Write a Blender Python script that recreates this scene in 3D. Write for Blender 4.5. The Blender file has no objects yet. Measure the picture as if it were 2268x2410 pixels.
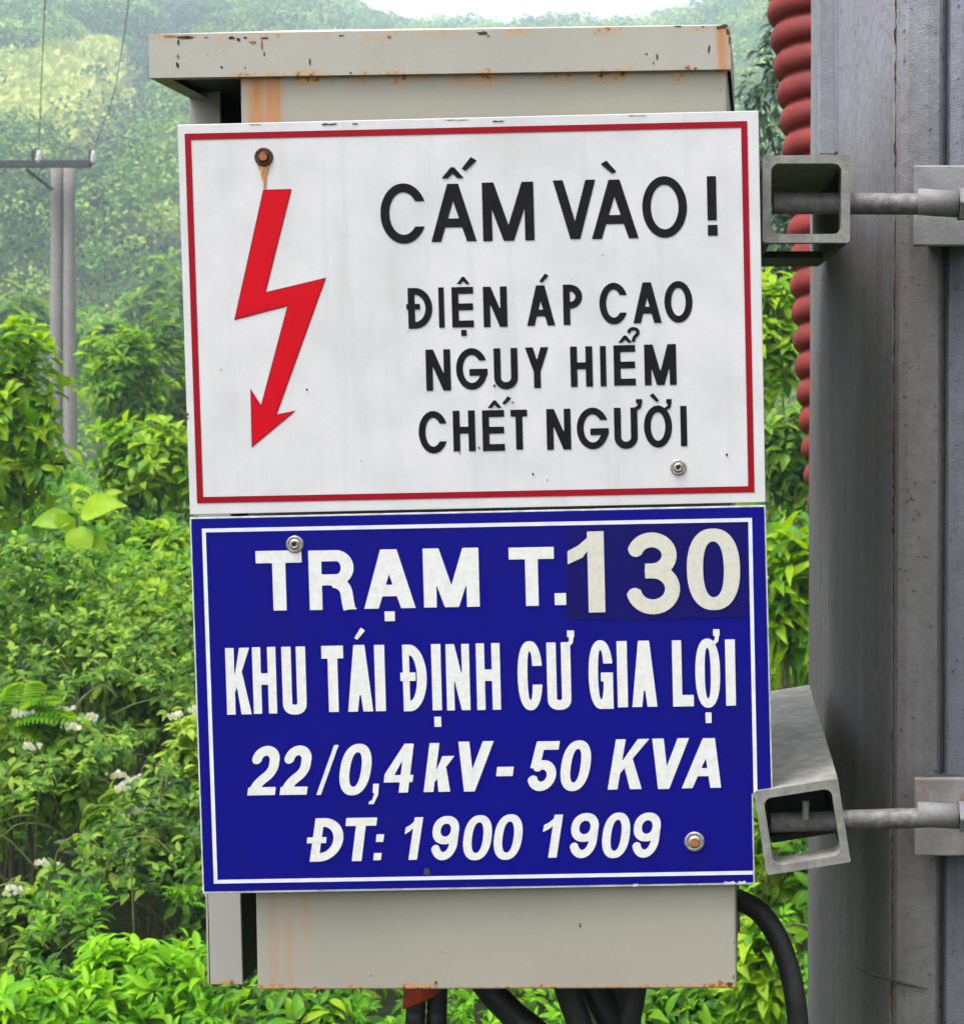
import bpy, bmesh, math, random
import numpy as np
from mathutils import Vector, Matrix, Euler, noise
R = math.radians
sc = bpy.context.scene
col = sc.collection

# ------------------------------------------------------------------ camera, light, exposure
CX, CY, F, SW, SH = 1670.0, 1050.0, 4500.0, 2268.0, 2410.0
CAMZ = 1.65
cam = bpy.data.cameras.new('camera'); camo = bpy.data.objects.new('camera', cam); col.objects.link(camo)
camo.location = (0, 0, CAMZ); camo.rotation_euler = (R(90), 0, 0)
cam.sensor_fit = 'HORIZONTAL'; cam.sensor_width = 36; cam.lens = F/SW*36
cam.shift_x = .5-CX/SW; cam.shift_y = (CY-SH/2)/SW
cam.clip_start = .05; cam.clip_end = 5000
cam.dof.use_dof = True; cam.dof.focus_distance = 1.2; cam.dof.aperture_fstop = 48
sc.camera = camo
SUN_EL = 66        # high veiled sun
w = bpy.data.worlds.new('World'); sc.world = w; w.use_nodes = True
nt = w.node_tree; bgn = nt.nodes['Background']
sky = nt.nodes.new('ShaderNodeTexSky'); sky.sky_type = 'NISHITA'; sky.sun_disc = False
sky.sun_elevation = R(SUN_EL); sky.dust_density = 6; sky.air_density = 1; sky.ozone_density = 1
hs = nt.nodes.new('ShaderNodeHueSaturation'); hs.inputs['Saturation'].default_value = .12; hs.inputs['Value'].default_value = 1.0
nt.links.new(sky.outputs[0], hs.inputs['Color']); nt.links.new(hs.outputs[0], bgn.inputs['Color'])
bgn.inputs['Strength'].default_value = .15
sl = bpy.data.lights.new('sun', 'SUN'); sl.energy = 1.2; sl.angle = R(14); sl.color = (1, .96, .9)
so = bpy.data.objects.new('sun', sl); col.objects.link(so)
a_ = R(SUN_EL); sdir = Vector((-.62*math.cos(a_), -.60*math.cos(a_), math.sin(a_))).normalized()
so.rotation_euler = sdir.to_track_quat('Z', 'Y').to_euler(); so.location = sdir*20
sky.sun_rotation = math.atan2(sdir.x, sdir.y)
sc.view_settings.view_transform = 'Standard'; sc.view_settings.look = 'None'
sc.view_settings.exposure = 1.5; sc.view_settings.gamma = 1; sc.view_settings.use_curve_mapping = False
sc.cycles.volume_bounces = 1; sc.cycles.max_bounces = 6; sc.cycles.transparent_max_bounces = 6
sc.cycles.use_denoising = True

rng = np.random.default_rng(7); random.seed(7)

# ------------------------------------------------------------------ helpers
def ray(u, v, Y):                     # the point that stands Y metres in front of the camera
    return Vector(((u-CX)/F*Y, Y, CAMZ+(CY-v)/F*Y))

def tag(o, label=None, cat=None, group=None, kind=None):
    if label: o['label'] = label
    if cat: o['category'] = cat
    if group: o['group'] = group
    if kind: o['kind'] = kind
    return o

def empty(name, loc=(0, 0, 0), mat=None, **k):
    o = bpy.data.objects.new(name, None); col.objects.link(o); o.empty_display_size = .05
    if mat is not None: o.matrix_world = mat
    else: o.location = loc
    return tag(o, **k)

def link(name, me, m=None, parent=None, **k):
    o = bpy.data.objects.new(name, me); col.objects.link(o)
    if m: me.materials.append(m)
    if parent is not None: o.parent = parent
    return tag(o, **k)

def mesh(name, vs, fs, m, parent=None, smooth=False, **k):
    me = bpy.data.meshes.new(name); me.from_pydata([tuple(v) for v in vs], [], fs); me.update()
    if smooth: me.polygons.foreach_set('use_smooth', [True]*len(me.polygons))
    return link(name, me, m, parent, **k)

def frombm(name, bm, m, parent=None, bevel=0, smooth=False, **k):
    me = bpy.data.meshes.new(name)
    if bevel:
        es = [e for e in bm.edges if len(e.link_faces) == 2 and e.calc_face_angle(0) > .5]
        bmesh.ops.bevel(bm, geom=es, offset=bevel, segments=2, affect='EDGES', profile=.5)
    bmesh.ops.recalc_face_normals(bm, faces=bm.faces)
    bm.to_mesh(me); bm.free()
    if smooth: me.polygons.foreach_set('use_smooth', [True]*len(me.polygons))
    return link(name, me, m, parent, **k)

def box(bm, lo, hi, M=None):
    r = bmesh.ops.create_cube(bm, size=1)
    s = [hi[i]-lo[i] for i in range(3)]; c = [(hi[i]+lo[i])/2 for i in range(3)]
    for v in r['verts']:
        v.co = Vector((v.co.x*s[0]+c[0], v.co.y*s[1]+c[1], v.co.z*s[2]+c[2]))
        if M: v.co = M @ v.co
    return r['verts']

def boxo(name, lo, hi, m, parent=None, bevel=.0006, **k):
    bm = bmesh.new(); box(bm, lo, hi); return frombm(name, bm, m, parent, bevel, **k)

def tube(pts, r, seg=10, caps=True):
    pts = [Vector(p) for p in pts]; n = len(pts); vs = []; fs = []
    rr = r if hasattr(r, '__len__') else [r]*n
    t0 = (pts[1]-pts[0]).normalized(); ref = Vector((0, 0, 1)) if abs(t0.z) < .9 else Vector((1, 0, 0))
    nn = t0.cross(ref).normalized()
    for i, p in enumerate(pts):
        t = (pts[min(i+1, n-1)]-pts[max(i-1, 0)]).normalized()
        nn = (nn-t*nn.dot(t)).normalized(); b = t.cross(nn)
        for k in range(seg):
            a = 2*math.pi*k/seg; vs.append(p+(nn*math.cos(a)+b*math.sin(a))*rr[i])
    for i in range(n-1):
        for k in range(seg):
            k2 = (k+1) % seg; fs.append((i*seg+k, i*seg+k2, (i+1)*seg+k2, (i+1)*seg+k))
    if caps: fs += [tuple(range(seg))[::-1], tuple(range((n-1)*seg, n*seg))]
    return vs, fs

def spline(pts, n=8):
    P = [Vector(p) for p in pts]; P = [2*P[0]-P[1]]+P+[2*P[-1]-P[-2]]; out = []
    for i in range(1, len(P)-2):
        for k in range(n):
            t = k/n; a, b, c, d = P[i-1:i+3]
            out.append(.5*((2*b)+(-a+c)*t+(2*a-5*b+4*c-d)*t*t+(-a+3*b-3*c+d)*t**3))
    return out+[P[-2]]

# ------------------------------------------------------------------ materials
class N:
    def __init__(s, name):
        s.m = bpy.data.materials.new(name); s.m.use_nodes = True; s.t = s.m.node_tree
        s.b = s.t.nodes['Principled BSDF']; s.o = s.t.nodes['Material Output']
        s.tc = s.t.nodes.new('ShaderNodeTexCoord')
    def n(s, kind, **k):
        nd = s.t.nodes.new(kind)
        for a, v in k.items(): setattr(nd, a, v)
        return nd
    def l(s, a, b): s.t.links.new(a, b)
    def map(s, scale=(1, 1, 1), loc=(0, 0, 0), src='Object'):
        mp = s.n('ShaderNodeMapping'); mp.inputs['Scale'].default_value = scale; mp.inputs['Location'].default_value = loc
        s.l(s.tc.outputs[src], mp.inputs['Vector']); return mp.outputs[0]
    def noise(s, scale, detail=4, rough=.55, vec=None, dist=0):
        q = s.n('ShaderNodeTexNoise'); q.inputs['Scale'].default_value = scale; q.inputs['Detail'].default_value = detail
        q.inputs['Roughness'].default_value = rough; q.inputs['Distortion'].default_value = dist
        s.l(vec or s.tc.outputs['Object'], q.inputs['Vector']); return q.outputs['Fac']
    def ramp(s, v, *stops):
        r = s.n('ShaderNodeValToRGB'); e = r.color_ramp.elements
        while len(e) < len(stops): e.new(.5)
        for i, (p, c) in enumerate(stops):
            e[i].position = p; e[i].color = (c, c, c, 1) if not hasattr(c, '__len__') else (*c, 1)
        s.l(v, r.inputs[0]); return r.outputs[0]
    def mix(s, f, a, b, mode='MIX'):
        q = s.n('ShaderNodeMix', data_type='RGBA', blend_type=mode)
        for i, x in ((0, f), (6, a), (7, b)):
            if isinstance(x, (int, float)): q.inputs[i].default_value = x if i == 0 else (x, x, x, 1)
            elif isinstance(x, tuple): q.inputs[i].default_value = (*x, 1)
            else: s.l(x, q.inputs[i])
        return q.outputs[2]
    def math(s, op, a, b=0, c=0):
        q = s.n('ShaderNodeMath', operation=op); q.use_clamp = False
        for i, x in enumerate((a, b, c)):
            if isinstance(x, (int, float)): q.inputs[i].default_value = x
            else: s.l(x, q.inputs[i])
        return q.outputs[0]
    def mr(s, v, a, b, c=0, d=1):
        q = s.n('ShaderNodeMapRange'); q.interpolation_type = 'SMOOTHSTEP'
        for i, x in enumerate((v, a, b, c, d)):
            if isinstance(x, (int, float)): q.inputs[i].default_value = x
            else: s.l(x, q.inputs[i])
        return q.outputs[0]
    def xyz(s):
        q = s.n('ShaderNodeSeparateXYZ'); s.l(s.tc.outputs['Object'], q.inputs[0]); return q.outputs
    def bump(s, h, strength=.3, dist=.001):
        q = s.n('ShaderNodeBump'); q.inputs['Strength'].default_value = strength; q.inputs['Distance'].default_value = dist
        s.l(h, q.inputs['Height']); s.l(q.outputs[0], s.b.inputs['Normal'])
    def col(s, c):
        if isinstance(c, tuple): s.b.inputs['Base Color'].default_value = (*c, 1)
        else: s.l(c, s.b.inputs['Base Color'])
    def done(s, rough=.5, metal=0, spec=.5):
        if isinstance(rough, (int, float)): s.b.inputs['Roughness'].default_value = rough
        else: s.l(rough, s.b.inputs['Roughness'])
        s.b.inputs['Metallic'].default_value = metal; s.b.inputs['Specular IOR Level'].default_value = spec
        return s.m

def speckled(name, base, dark, scale=60, rough=.5, amt=.25, spec=.4, fine=700, bump=.15, metal=0, lo=.35, hi=.75):
    spec = spec*.3 if metal == 0 else spec
    q = N(name); a = q.noise(scale, 6, .6); b = q.noise(fine, 3, .6)
    c = q.mix(q.mr(a, lo, hi, 0, amt*2.2), base, dark)
    c = q.mix(q.mr(b, .3, .7, 0, .16), c, dark)
    if metal == 0 and scale < 30:
        st = q.noise(55, 5, .6, q.map((1, 1, .06))); c = q.mix(q.mr(st, .50, .80, 0, .5), c, dark)
        gr = q.noise(7, 4, .6); c = q.mix(q.mr(gr, .45, .75, 0, .35), c, dark)
    q.col(c); q.bump(b, bump, .0005)
    return q.done(rough, metal, spec)

M_white = speckled('white_sign_paint', (.59, .575, .60), (.42, .42, .42), 26, .38, .2, fine=500)
M_whiteedge = speckled('white_sign_edge', (.62, .63, .62), (.2, .2, .2), 90, .5, .3)
M_red = speckled('red_print', (.50, .002, .009), (.42, .003, .012), 60, .38, .2)
M_dred = speckled('dark_red_print', (.27, .004, .012), (.22, .006, .02), 60, .4, .2)
M_black = speckled('black_print', (.006, .0055, .008), (.014, .013, .015), 120, .4, .3)
M_blue = speckled('blue_sign_paint', (.0030, .0035, .185), (.006, .005, .14), 14, .36, .3, fine=420)
M_patch = speckled('dark_blue_patch', (.005, .004, .085), (.006, .005, .12), 18, .4, .3)
M_wprint = speckled('white_print', (.66, .66, .66), (.48, .46, .43), 220, .4, .22, fine=900)
M_cprint = speckled('cream_print', (.57, .55, .49), (.42, .40, .35), 220, .4, .25, fine=900)
M_line = speckled('pale_line_print', (.66, .68, .80), (.4, .42, .6), 90, .4, .2)
M_screw = speckled('worn_zinc', (.42, .40, .37), (.16, .14, .12), 500, .42, .5, metal=.5)
M_rustscrew = speckled('rusty_screw', (.10, .05, .022), (.035, .02, .012), 400, .8, .7)
M_rustdot = speckled('orange_rust', (.36, .13, .05), (.2, .08, .05), 500, .85, .6)
M_dark = speckled('dark_print', (.01, .01, .012), (.02, .02, .02), 300, .5, .2)

def drip_material():
    q = N('rust_drip'); a = q.noise(900, 5, .7, q.map((1, 1, .25)))
    q.col(q.ramp(a, (.3, (.16, .06, .015)), (.55, (.45, .25, .09)), (.75, (.62, .5, .33)))); return q.done(.8)
M_drip = drip_material()

def paint(name, base, z_edges, stains, spots=.0):
    """old beige enamel; rust creeps in from sheet edges (local z positions) and runs down in streaks (x, z_top, length, half width, strength)"""
    q = N(name); X, Y, Z = q.xyz()
    a = q.noise(9, 5, .6); b = q.noise(700, 3, .6); st = q.noise(150, 5, .6, q.map((1, 1, .07)))
    c = q.mix(q.mr(a, .3, .75, 0, .5), base, tuple(x*.82 for x in base))
    c = q.mix(q.mr(b, .3, .7, 0, .14), c, tuple(x*.6 for x in base))
    fine = q.noise(230, 6, .7); med = q.noise(36, 5, .65)
    R_ = None; S_ = None
    for ze, wdt, k in z_edges:
        d = q.math('ABSOLUTE', q.math('SUBTRACT', Z, ze))
        e = q.math('MULTIPLY', q.mr(d, 0, wdt, 1, 0), k)
        e = q.math('MULTIPLY', e, q.mr(med, .38, .68))
        R_ = e if R_ is None else q.math('MAXIMUM', R_, e)
    for (x0, zt, ln, hw, k) in stains:
        ln *= 2.4; k *= 2.3
        e = q.math('MULTIPLY', q.mr(q.math('ABSOLUTE', q.math('SUBTRACT', X, x0)), 0, hw, 1, 0), q.mr(Z, zt-ln, zt+.001, 0.25, 1))
        e = q.math('MULTIPLY', e, q.math('LESS_THAN', Z, zt+.002)); e = q.math('MULTIPLY', e, q.mr(st, .25, .7, .25, 1))
        e = q.math('MULTIPLY', e, k); S_ = e if S_ is None else q.math('MAXIMUM', S_, e)
    if S_ is not None:
        c = q.mix(q.mr(S_, .05, 1.0, 0, .75), c, (.40, .155, .03)); c = q.mix(q.mr(q.math('MULTIPLY', S_, q.mr(st, .45, .7)), .4, 1.1, 0, .6), c, (.30, .13, .04))
    if R_ is not None:
        c = q.mix(q.mr(R_, .05, .75, 0, .85), c, (.46, .24, .09))
        hard = q.math('MULTIPLY', q.mr(R_, .25, .6), q.mr(fine, .5, .62)); c = q.mix(hard, c, (.10, .032, .012))
    sp = q.mr(q.noise(95, 3, .5), .74, .77); c = q.mix(q.math('MULTIPLY', sp, .8), c, (.07, .04, .025))
    q.col(c); q.bump(q.math('ADD', b, q.math('MULTIPLY', a, 4)), .12, .0006)
    return q.done(.55, 0, .35)

def metal(name, base, dark, rust=0, scale=60, rough=.6, met=.0, streak=.15):
    q = N(name); a = q.noise(scale, 6, .65); s_ = q.noise(scale*.6, 5, .6, q.map((1, 1, streak))); b = q.noise(500, 4, .6)
    c = q.mix(q.mr(a, .3, .7), base, dark); c = q.mix(q.mr(s_, .4, .75, 0, .6), c, tuple(x*.65 for x in dark))
    c = q.mix(q.mr(b, .35, .7, 0, .25), c, dark)
    if rust: c = q.mix(q.mr(q.noise(28, 6, .7), .70-rust, .85-rust, 0, .8), c, (.16, .07, .035))
    q.col(c); q.bump(q.math('ADD', a, b), .35, .0012); return q.done(rough, met, .35)
M_galv = metal('galvanised_steel', (.31, .30, .28), (.18, .175, .16), .06, 90, .6, .2)
M_rod = metal('dull_threaded_steel', (.20, .195, .20), (.11, .10, .10), .10, 200, .6, .3)
M_plate = metal('grey_clamp_plate', (.24, .235, .245), (.165, .16, .165), .07, 45, .65, .15)
M_plate2 = metal('rust_stained_clamp_plate', (.22, .21, .205), (.15, .14, .135), .20, 60, .7, .1)
M_conduit = metal('red_plastic', (.245, .024, .019), (.15, .019, .016), 0, 55, .72, 0)
M_cable = metal('black_rubber', (.012, .012, .013), (.02, .02, .02), 0, 80, .5, 0)
M_wire = metal('grey_wire', (.10, .10, .10), (.05, .05, .05), 0, 80, .5, 0)
M_arm = metal('dark_steel', (.06, .06, .06), (.03, .03, .03), 0, 20, .7, 0)
M_ceramic = metal('white_ceramic', (.7, .7, .68), (.5, .5, .5), 0, 30, .2, 0)
M_strip = metal('pale_blue_grey_steel', (.26, .27, .30), (.18, .185, .21), .0, 60, .5, .2)
M_orange = metal('orange_rubber', (.5, .06, .02), (.3, .04, .02), 0, 100, .6, 0)
M_inner = metal('recess_shade_and_seam', (.035, .033, .034), (.02, .02, .02), .03, 60, .7, 0)  # near-black recess faces: their shade is put into the colour; seam crack shares it

def concrete(name, base, dark, brown, sc_=1.0, lit_top=None):
    q = N(name)
    big = q.noise(3.2*sc_, 6, .6, q.map((2.5, 2.5, .8))); s_ = q.noise(20*sc_, 6, .65, q.map((1, 1, .10)))
    b = q.noise(130*sc_, 6, .7); f_ = q.noise(900*sc_, 3, .6)
    c = q.mix(q.mr(big, .3, .7), base, dark)
    if lit_top:
        Z = q.xyz()[2]; zz = q.math('ADD', Z, q.math('MULTIPLY', q.noise(7, 5, .6), .30))
        c = q.mix(q.mr(zz, 1.86, 2.12), c, lit_top)  # paler towards the top: brighter light on the upper pole, put into the colour
    c = q.mix(q.mr(s_, .45, .8, 0, .55), c, brown); c = q.mix(q.mr(b, .35, .75, 0, .4), c, tuple(x*.6 for x in dark))
    pits = q.mr(q.noise(260*sc_, 2, .4), .69, .73); c = q.mix(q.math('MULTIPLY', pits, .7), c, tuple(x*.35 for x in dark))
    form = q.mr(q.noise(90*sc_, 3, .5, q.map((1, 1, .02))), .55, .75); c = q.mix(q.math('MULTIPLY', form, .22), c, tuple(x*1.5 for x in base))
    q.col(c); q.bump(q.math('SUBTRACT', q.math('ADD', b, f_), q.math('MULTIPLY', pits, 2)), .55, .0015); return q.done(.85, 0, .2)
M_conc = concrete('weathered_concrete', (.165, .158, .158), (.095, .090, .092), (.125, .10, .082), lit_top=(.25, .25, .285))
M_conc2 = concrete('blue_grey_concrete', (.155, .16, .19), (.105, .11, .13), (.12, .11, .10), lit_top=(.21, .215, .26))
M_concfar = concrete('pale_concrete', (.26, .24, .23), (.17, .155, .15), (.15, .13, .11), .15)

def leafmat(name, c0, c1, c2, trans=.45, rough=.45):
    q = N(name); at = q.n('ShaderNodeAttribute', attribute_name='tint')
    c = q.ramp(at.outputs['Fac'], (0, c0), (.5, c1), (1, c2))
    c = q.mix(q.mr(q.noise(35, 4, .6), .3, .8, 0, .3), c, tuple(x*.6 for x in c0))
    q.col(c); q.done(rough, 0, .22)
    tr = q.n('ShaderNodeBsdfTranslucent'); ms = q.n('ShaderNodeMixShader'); ms.inputs[0].default_value = trans
    br = q.mix(1.0, c, (1.35, 1.35, .45), 'MULTIPLY'); q.l(br, tr.inputs['Color'])
    q.l(q.b.outputs[0], ms.inputs[1]); q.l(tr.outputs[0], ms.inputs[2]); q.l(ms.outputs[0], q.o.inputs['Surface'])
    return q.m
L_bright = leafmat('bright_leaf', (.014, .055, .004), (.080, .25, .004), (.30, .46, .008))
L_mid = leafmat('mid_leaf', (.012, .045, .006), (.060, .18, .008), (.22, .36, .020))
L_grey = leafmat('greyish_leaf', (.009, .030, .004), (.075, .20, .010), (.32, .46, .05))
L_dark = leafmat('dark_leaf', (.008, .028, .010), (.014, .05, .014), (.03, .09, .02), .2)
L_weed = leafmat('fresh_weed_leaf', (.03, .12, .003), (.11, .33, .003), (.26, .52, .006))
L_forest = leafmat('forest_leaf', (.010, .040, .022), (.085, .20, .03), (.42, .54, .12), .3, .6)
M_flower = leafmat('white_flower', (.55, .55, .5), (.68, .67, .62), (.75, .72, .62), .3)
M_stem = metal('green_brown_stem', (.10, .09, .04), (.05, .05, .025), 0, 40, .8)
M_bark = metal('bark', (.11, .085, .06), (.05, .04, .03), 0, 12, .9)

def groundmat():
    q = N('bushy_ground'); a = q.noise(.035, 6, .6); b = q.noise(.6, 8, .7); c2 = q.noise(6, 5, .6)
    c = q.mix(q.mr(a, .4, .6), (.022, .035, .012), (.045, .06, .02)); c = q.mix(q.mr(b, .4, .7), c, (.012, .016, .008))
    c = q.mix(q.mr(c2, .4, .75, 0, .5), c, (.035, .026, .016)); q.col(c); q.bump(b, .6, .3); return q.done(.95, 0, .1)
M_ground = groundmat()
def grassmat():
    q = N('hill_grass'); a = q.noise(.05, 6, .6); b = q.noise(.9, 8, .75)
    c = q.mix(q.mr(a, .35, .65), (.34, .36, .10), (.22, .30, .07)); c = q.mix(q.mr(b, .45, .7, 0, .8), c, (.12, .17, .05))
    q.col(c); q.bump(b, 1, .8); return q.done(.95, 0, .1)
M_grass = grassmat()

# ------------------------------------------------------------------ the cabinet and its two signs share one tilted frame (x right, y back, z up)
MB = Matrix.Translation((-.33037468, 1.18660947, CAMZ+.19987242)) @ Euler((.04869631, -.02012884, -.01389217)).to_matrix().to_4x4()
MBi = MB.inverted()
def LP(u, v, dy=0.0, Mi=MBi):        # pixel of the photograph -> the point of the local plane y = dy it shows
    o = Mi @ Vector((0, 0, CAMZ)); d = (Mi @ ray(u, v, 1.0))-o
    return o+d*((dy-o.y)/d.y)

# ---- lettering: implicit shapes traced into flat outlines
def S_rect(x0, y0, x1, y1): return lambda X, Y: np.maximum(np.maximum(x0-X, X-x1), np.maximum(y0-Y, Y-y1))
def S_poly(pts):                      # any simple polygon
    P = np.array(pts, float)
    def f(X, Y):
        d = np.full(X.shape, 1e9); ins = np.zeros(X.shape, bool)
        for i in range(len(P)):
            a, b = P[i], P[(i+1) % len(P)]; e = b-a
            t = np.clip(((X-a[0])*e[0]+(Y-a[1])*e[1])/(e@e+1e-12), 0, 1)
            d = np.minimum(d, np.hypot(X-a[0]-t*e[0], Y-a[1]-t*e[1]))
            c = (a[1] > Y) != (b[1] > Y)
            with np.errstate(divide='ignore', invalid='ignore'):
                ins ^= c & (X < (b[0]-a[0])*(Y-a[1])/(b[1]-a[1]+1e-12)+a[0])
        return np.where(ins, -d, d)
    return f
def S_ell(cx, cy, a, b, p=2.0): return lambda X, Y: ((np.abs((X-cx)/a)**p+np.abs((Y-cy)/b)**p)**(1/p)-1)*min(a, b)
def U_(*fs): return lambda X, Y: np.minimum.reduce([f(X, Y) for f in fs])
def I_(*fs): return lambda X, Y: np.maximum.reduce([f(X, Y) for f in fs])
def D_(a, *bs): return lambda X, Y: np.maximum.reduce([a(X, Y)]+[-b(X, Y) for b in bs])
def ring(x0, y0, x1, y1, s, t, p=2.0):
    cx, cy, a, b = (x0+x1)/2, (y0+y1)/2, (x1-x0)/2, (y1-y0)/2
    return D_(S_ell(cx, cy, a, b, p), S_ell(cx, cy, a-s, b-t, p))
def path(pts, wd):
    P = np.array(pts, float)
    def f(X, Y):
        out = np.full(X.shape, 1e9); n = len(P)-1
        for i in range(n):
            a, b = P[i], P[i+1]; e = b-a; L = math.hypot(*e)+1e-9; t = ((X-a[0])*e[0]+(Y-a[1])*e[1])/L
            tc = np.clip(t, 0, L); d = np.hypot(X-a[0]-tc*e[0]/L, Y-a[1]-tc*e[1]/L)-wd/2
            if i == 0: d = np.maximum(d, -t)
            if i == n-1: d = np.maximum(d, t-L)
            out = np.minimum(out, d)
        return out
    return f
def arc(cx, cy, a, b, d0, d1, n=22): return [(cx+a*math.cos(R(d0+(d1-d0)*i/n)), cy+b*math.sin(R(d0+(d1-d0)*i/n))) for i in range(n+1)]
def bez(p0, p1, p2, n=8): return [tuple((1-t)**2*p0[k]+2*t*(1-t)*p1[k]+t*t*p2[k] for k in (0, 1)) for t in [i/n for i in range(1, n+1)]]
def bowl(x0, y0, x1, y1, s, t, r=None):
    hh = (y1-y0)/2; r = min(r or hh*1.05, x1-x0)
    o = U_(S_rect(x0, y0, x1-r, y1), I_(S_ell(x1-r, y0+hh, r, hh), S_rect(x1-r-.01, y0, x1, y1)))
    i = U_(S_rect(x0+s, y0+t, x1-r, y1-t), I_(S_ell(x1-r, y0+hh, r-s, hh-t), S_rect(x1-r-.01, y0, x1, y1)))
    return D_(o, i)

def G(ch, w, h, s, t, hv):            # one capital, y down; hv: grotesque (True) or geometric (False)
    r = S_rect; p = 2.35 if hv else 2.0
    if ch == 'I': return r(0, 0, w, h)
    if ch == 'H': return U_(r(0, 0, s, h), r(w-s, 0, w, h), r(0, h*.5-t*.62, w, h*.5+t*.38))
    if ch == 'L': return U_(r(0, 0, s, h), r(0, h-t, w, h))
    if ch == 'T': return U_(r(0, 0, w, t), r(w/2-s/2, 0, w/2+s/2, h))
    if ch == 'E': return U_(r(0, 0, s, h), r(0, 0, w, t), r(0, h*.5-t*.55, w*.98, h*.5+t*.45), r(0, h-t, w, h))
    if ch == 'N': return U_(r(0, 0, s, h), r(w-s, 0, w, h), S_poly([(0, 0), (s*1.12, 0), (w, h), (w-s*1.12, h)]))
    if ch == 'M':
        k = s*.55
        return U_(r(0, 0, s, h), r(w-s, 0, w, h), S_poly([(0, 0), (s*1.25, 0), (w/2+k, h), (w/2-k, h)]), S_poly([(w, 0), (w-s*1.25, 0), (w/2-k, h), (w/2+k, h)]))
    if ch == 'V': return U_(S_poly([(0, 0), (s*1.12, 0), (w/2+s*.55, h), (w/2-s*.55, h)]), S_poly([(w, 0), (w-s*1.12, 0), (w/2-s*.55, h), (w/2+s*.55, h)]))
    if ch == 'A':
        V = U_(S_poly([(0, h), (s*1.1, h), (w/2+s*.62, 0), (w/2-s*.62, 0)]), S_poly([(w, h), (w-s*1.1, h), (w/2-s*.62, 0), (w/2+s*.62, 0)]))
        tri = S_poly([(s*.5, h), (w/2, 0), (w-s*.5, h)]); return U_(V, I_(tri, r(0, h*.60, w, h*.60+t)))
    if ch == 'Y': return U_(S_poly([(0, 0), (s*1.15, 0), (w/2+s*.5, h*.60), (w/2-s*.5, h*.60)]), S_poly([(w, 0), (w-s*1.15, 0), (w/2-s*.5, h*.60), (w/2+s*.5, h*.60)]), r(w/2-s/2, h*.52, w/2+s/2, h))
    if ch == 'K': return U_(r(0, 0, s, h), S_poly([(w-s*1.25, 0), (w*.98, 0), (s, h*.68), (s, h*.44)]), S_poly([(s*1.0+w*.06, h*.50), (w*.12+s*1.5, h*.34), (w, h), (w-s*1.2, h)]))
    if ch == 'k': return U_(r(0, 0, s, h), S_poly([(w-s*1.25, h*.27), (w, h*.27), (s, h*.80), (s, h*.58)]), S_poly([(s*1.1, h*.62), (s*2.0, h*.50), (w, h), (w-s*1.2, h)]))
    if ch == 'P': return U_(r(0, 0, s, h), bowl(0, 0, w, h*.60, s, t))
    if ch == 'R': return U_(r(0, 0, s, h), bowl(0, 0, w*.95, h*.59, s, t, h*.29), path([(w*.52, h*.53)]+bez((w*.52, h*.53), (w*.76, h*.56), (w*.79, h*.74))+[(w*.81, h*.88), (w*.84, h)], s*.95), S_poly([(w*.84, h*.93), (w*.93, h*.93), (w, h), (w*.84, h)]))
    if ch == 'D': return bowl(0, 0, w, h, s, t, min(w*.72, h/2))
    if ch == 'U':
        q = min(w/2, h/2)*(1 if not hv else .98)
        return U_(r(0, 0, s, h-q), r(w-s, 0, w, h-q), I_(ring(0, h-2*q, w, h, s, t*1.05, p), r(0, h-q-.02, w, h)))
    if ch == 'O': return ring(0, 0, w, h, s, t*1.0, p)
    if ch == 'C': return D_(ring(0, 0, w, h, s, t, p), r(w*.5, h*(.30 if not hv else .36), w+9, h*(.72 if not hv else .63)))
    if ch == 'G':
        if hv: return U_(D_(ring(0, 0, w, h, s, t, p), r(w*.5, h*.34, w+9, h*.50)), r(w-s, h*.47, w, h), r(w*.50, h*.47, w, h*.47+t*.9))
        return U_(D_(ring(0, 0, w, h, s, t), r(w*.5, h*.30, w+9, h*.50)), r(w*.42, h*.50, w, h*.50+t))
    if ch == '!': return U_(r(0, 0, w*.94, h*.74), r(0, h*.82, w, h))
    if ch == '0': return ring(0, 0, w, h, s, t*.95, 2.3)
    if ch == '1': return U_(r(w-s, 0, w, h), S_poly([(w-s*.55, 0), (w, 0), (w-s+.01, h*.24), (w-s*1.3, h*.32), (0, h*.40), (0, h*.24), (w*.30, h*.17)]))
    if ch == '2':
        a, b = w/2-s/2, h*.29-s/2
        P = arc(w/2, h*.29, a, b, 178, 372)
        P = P+bez(P[-1], (w*.86, h*.52), (w*.52, h*.66))+bez((w*.52, h*.66), (w*.24, h*.80), (s*.62, h-t*.5))
        return I_(U_(path(P, s), r(0, h-t, w, h)), r(0, 0, w, h))
    if ch == '3':
        m = h*.47
        u = arc(w*.49, (s/2+m)/2, w*.46-s/2, (m-s/2)/2, 192, 450); lo = arc(w/2, (m+h-s/2)/2, w/2-s/2, (h-s/2-m)/2, -90, 172)
        return U_(path(u+[(w*.36, m)], s), path([(w*.36, m)]+lo, s))
    if ch == '4': return U_(r(w*.56, 0, w*.56+s, h), r(0, h*.64, w, h*.64+t), S_poly([(w*.56, 0), (w*.56+s*.5, 0), (w*.56+s*.4, h*.16), (s*1.0, h*.66), (0, h*.70), (0, h*.62)]))
    if ch == '5':
        cy = (h*.38+s/2+h-s/2)/2
        return U_(r(w*.17, 0, w*.96, t), S_poly([(w*.15, 0), (w*.15+s*.95, 0), (w*.12+s*.8, h*.52), (w*.05, h*.54)]), path(arc(w/2, cy, w/2-s/2, cy-h*.38-s/2+s*.0, -138, 170), s))
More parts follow.
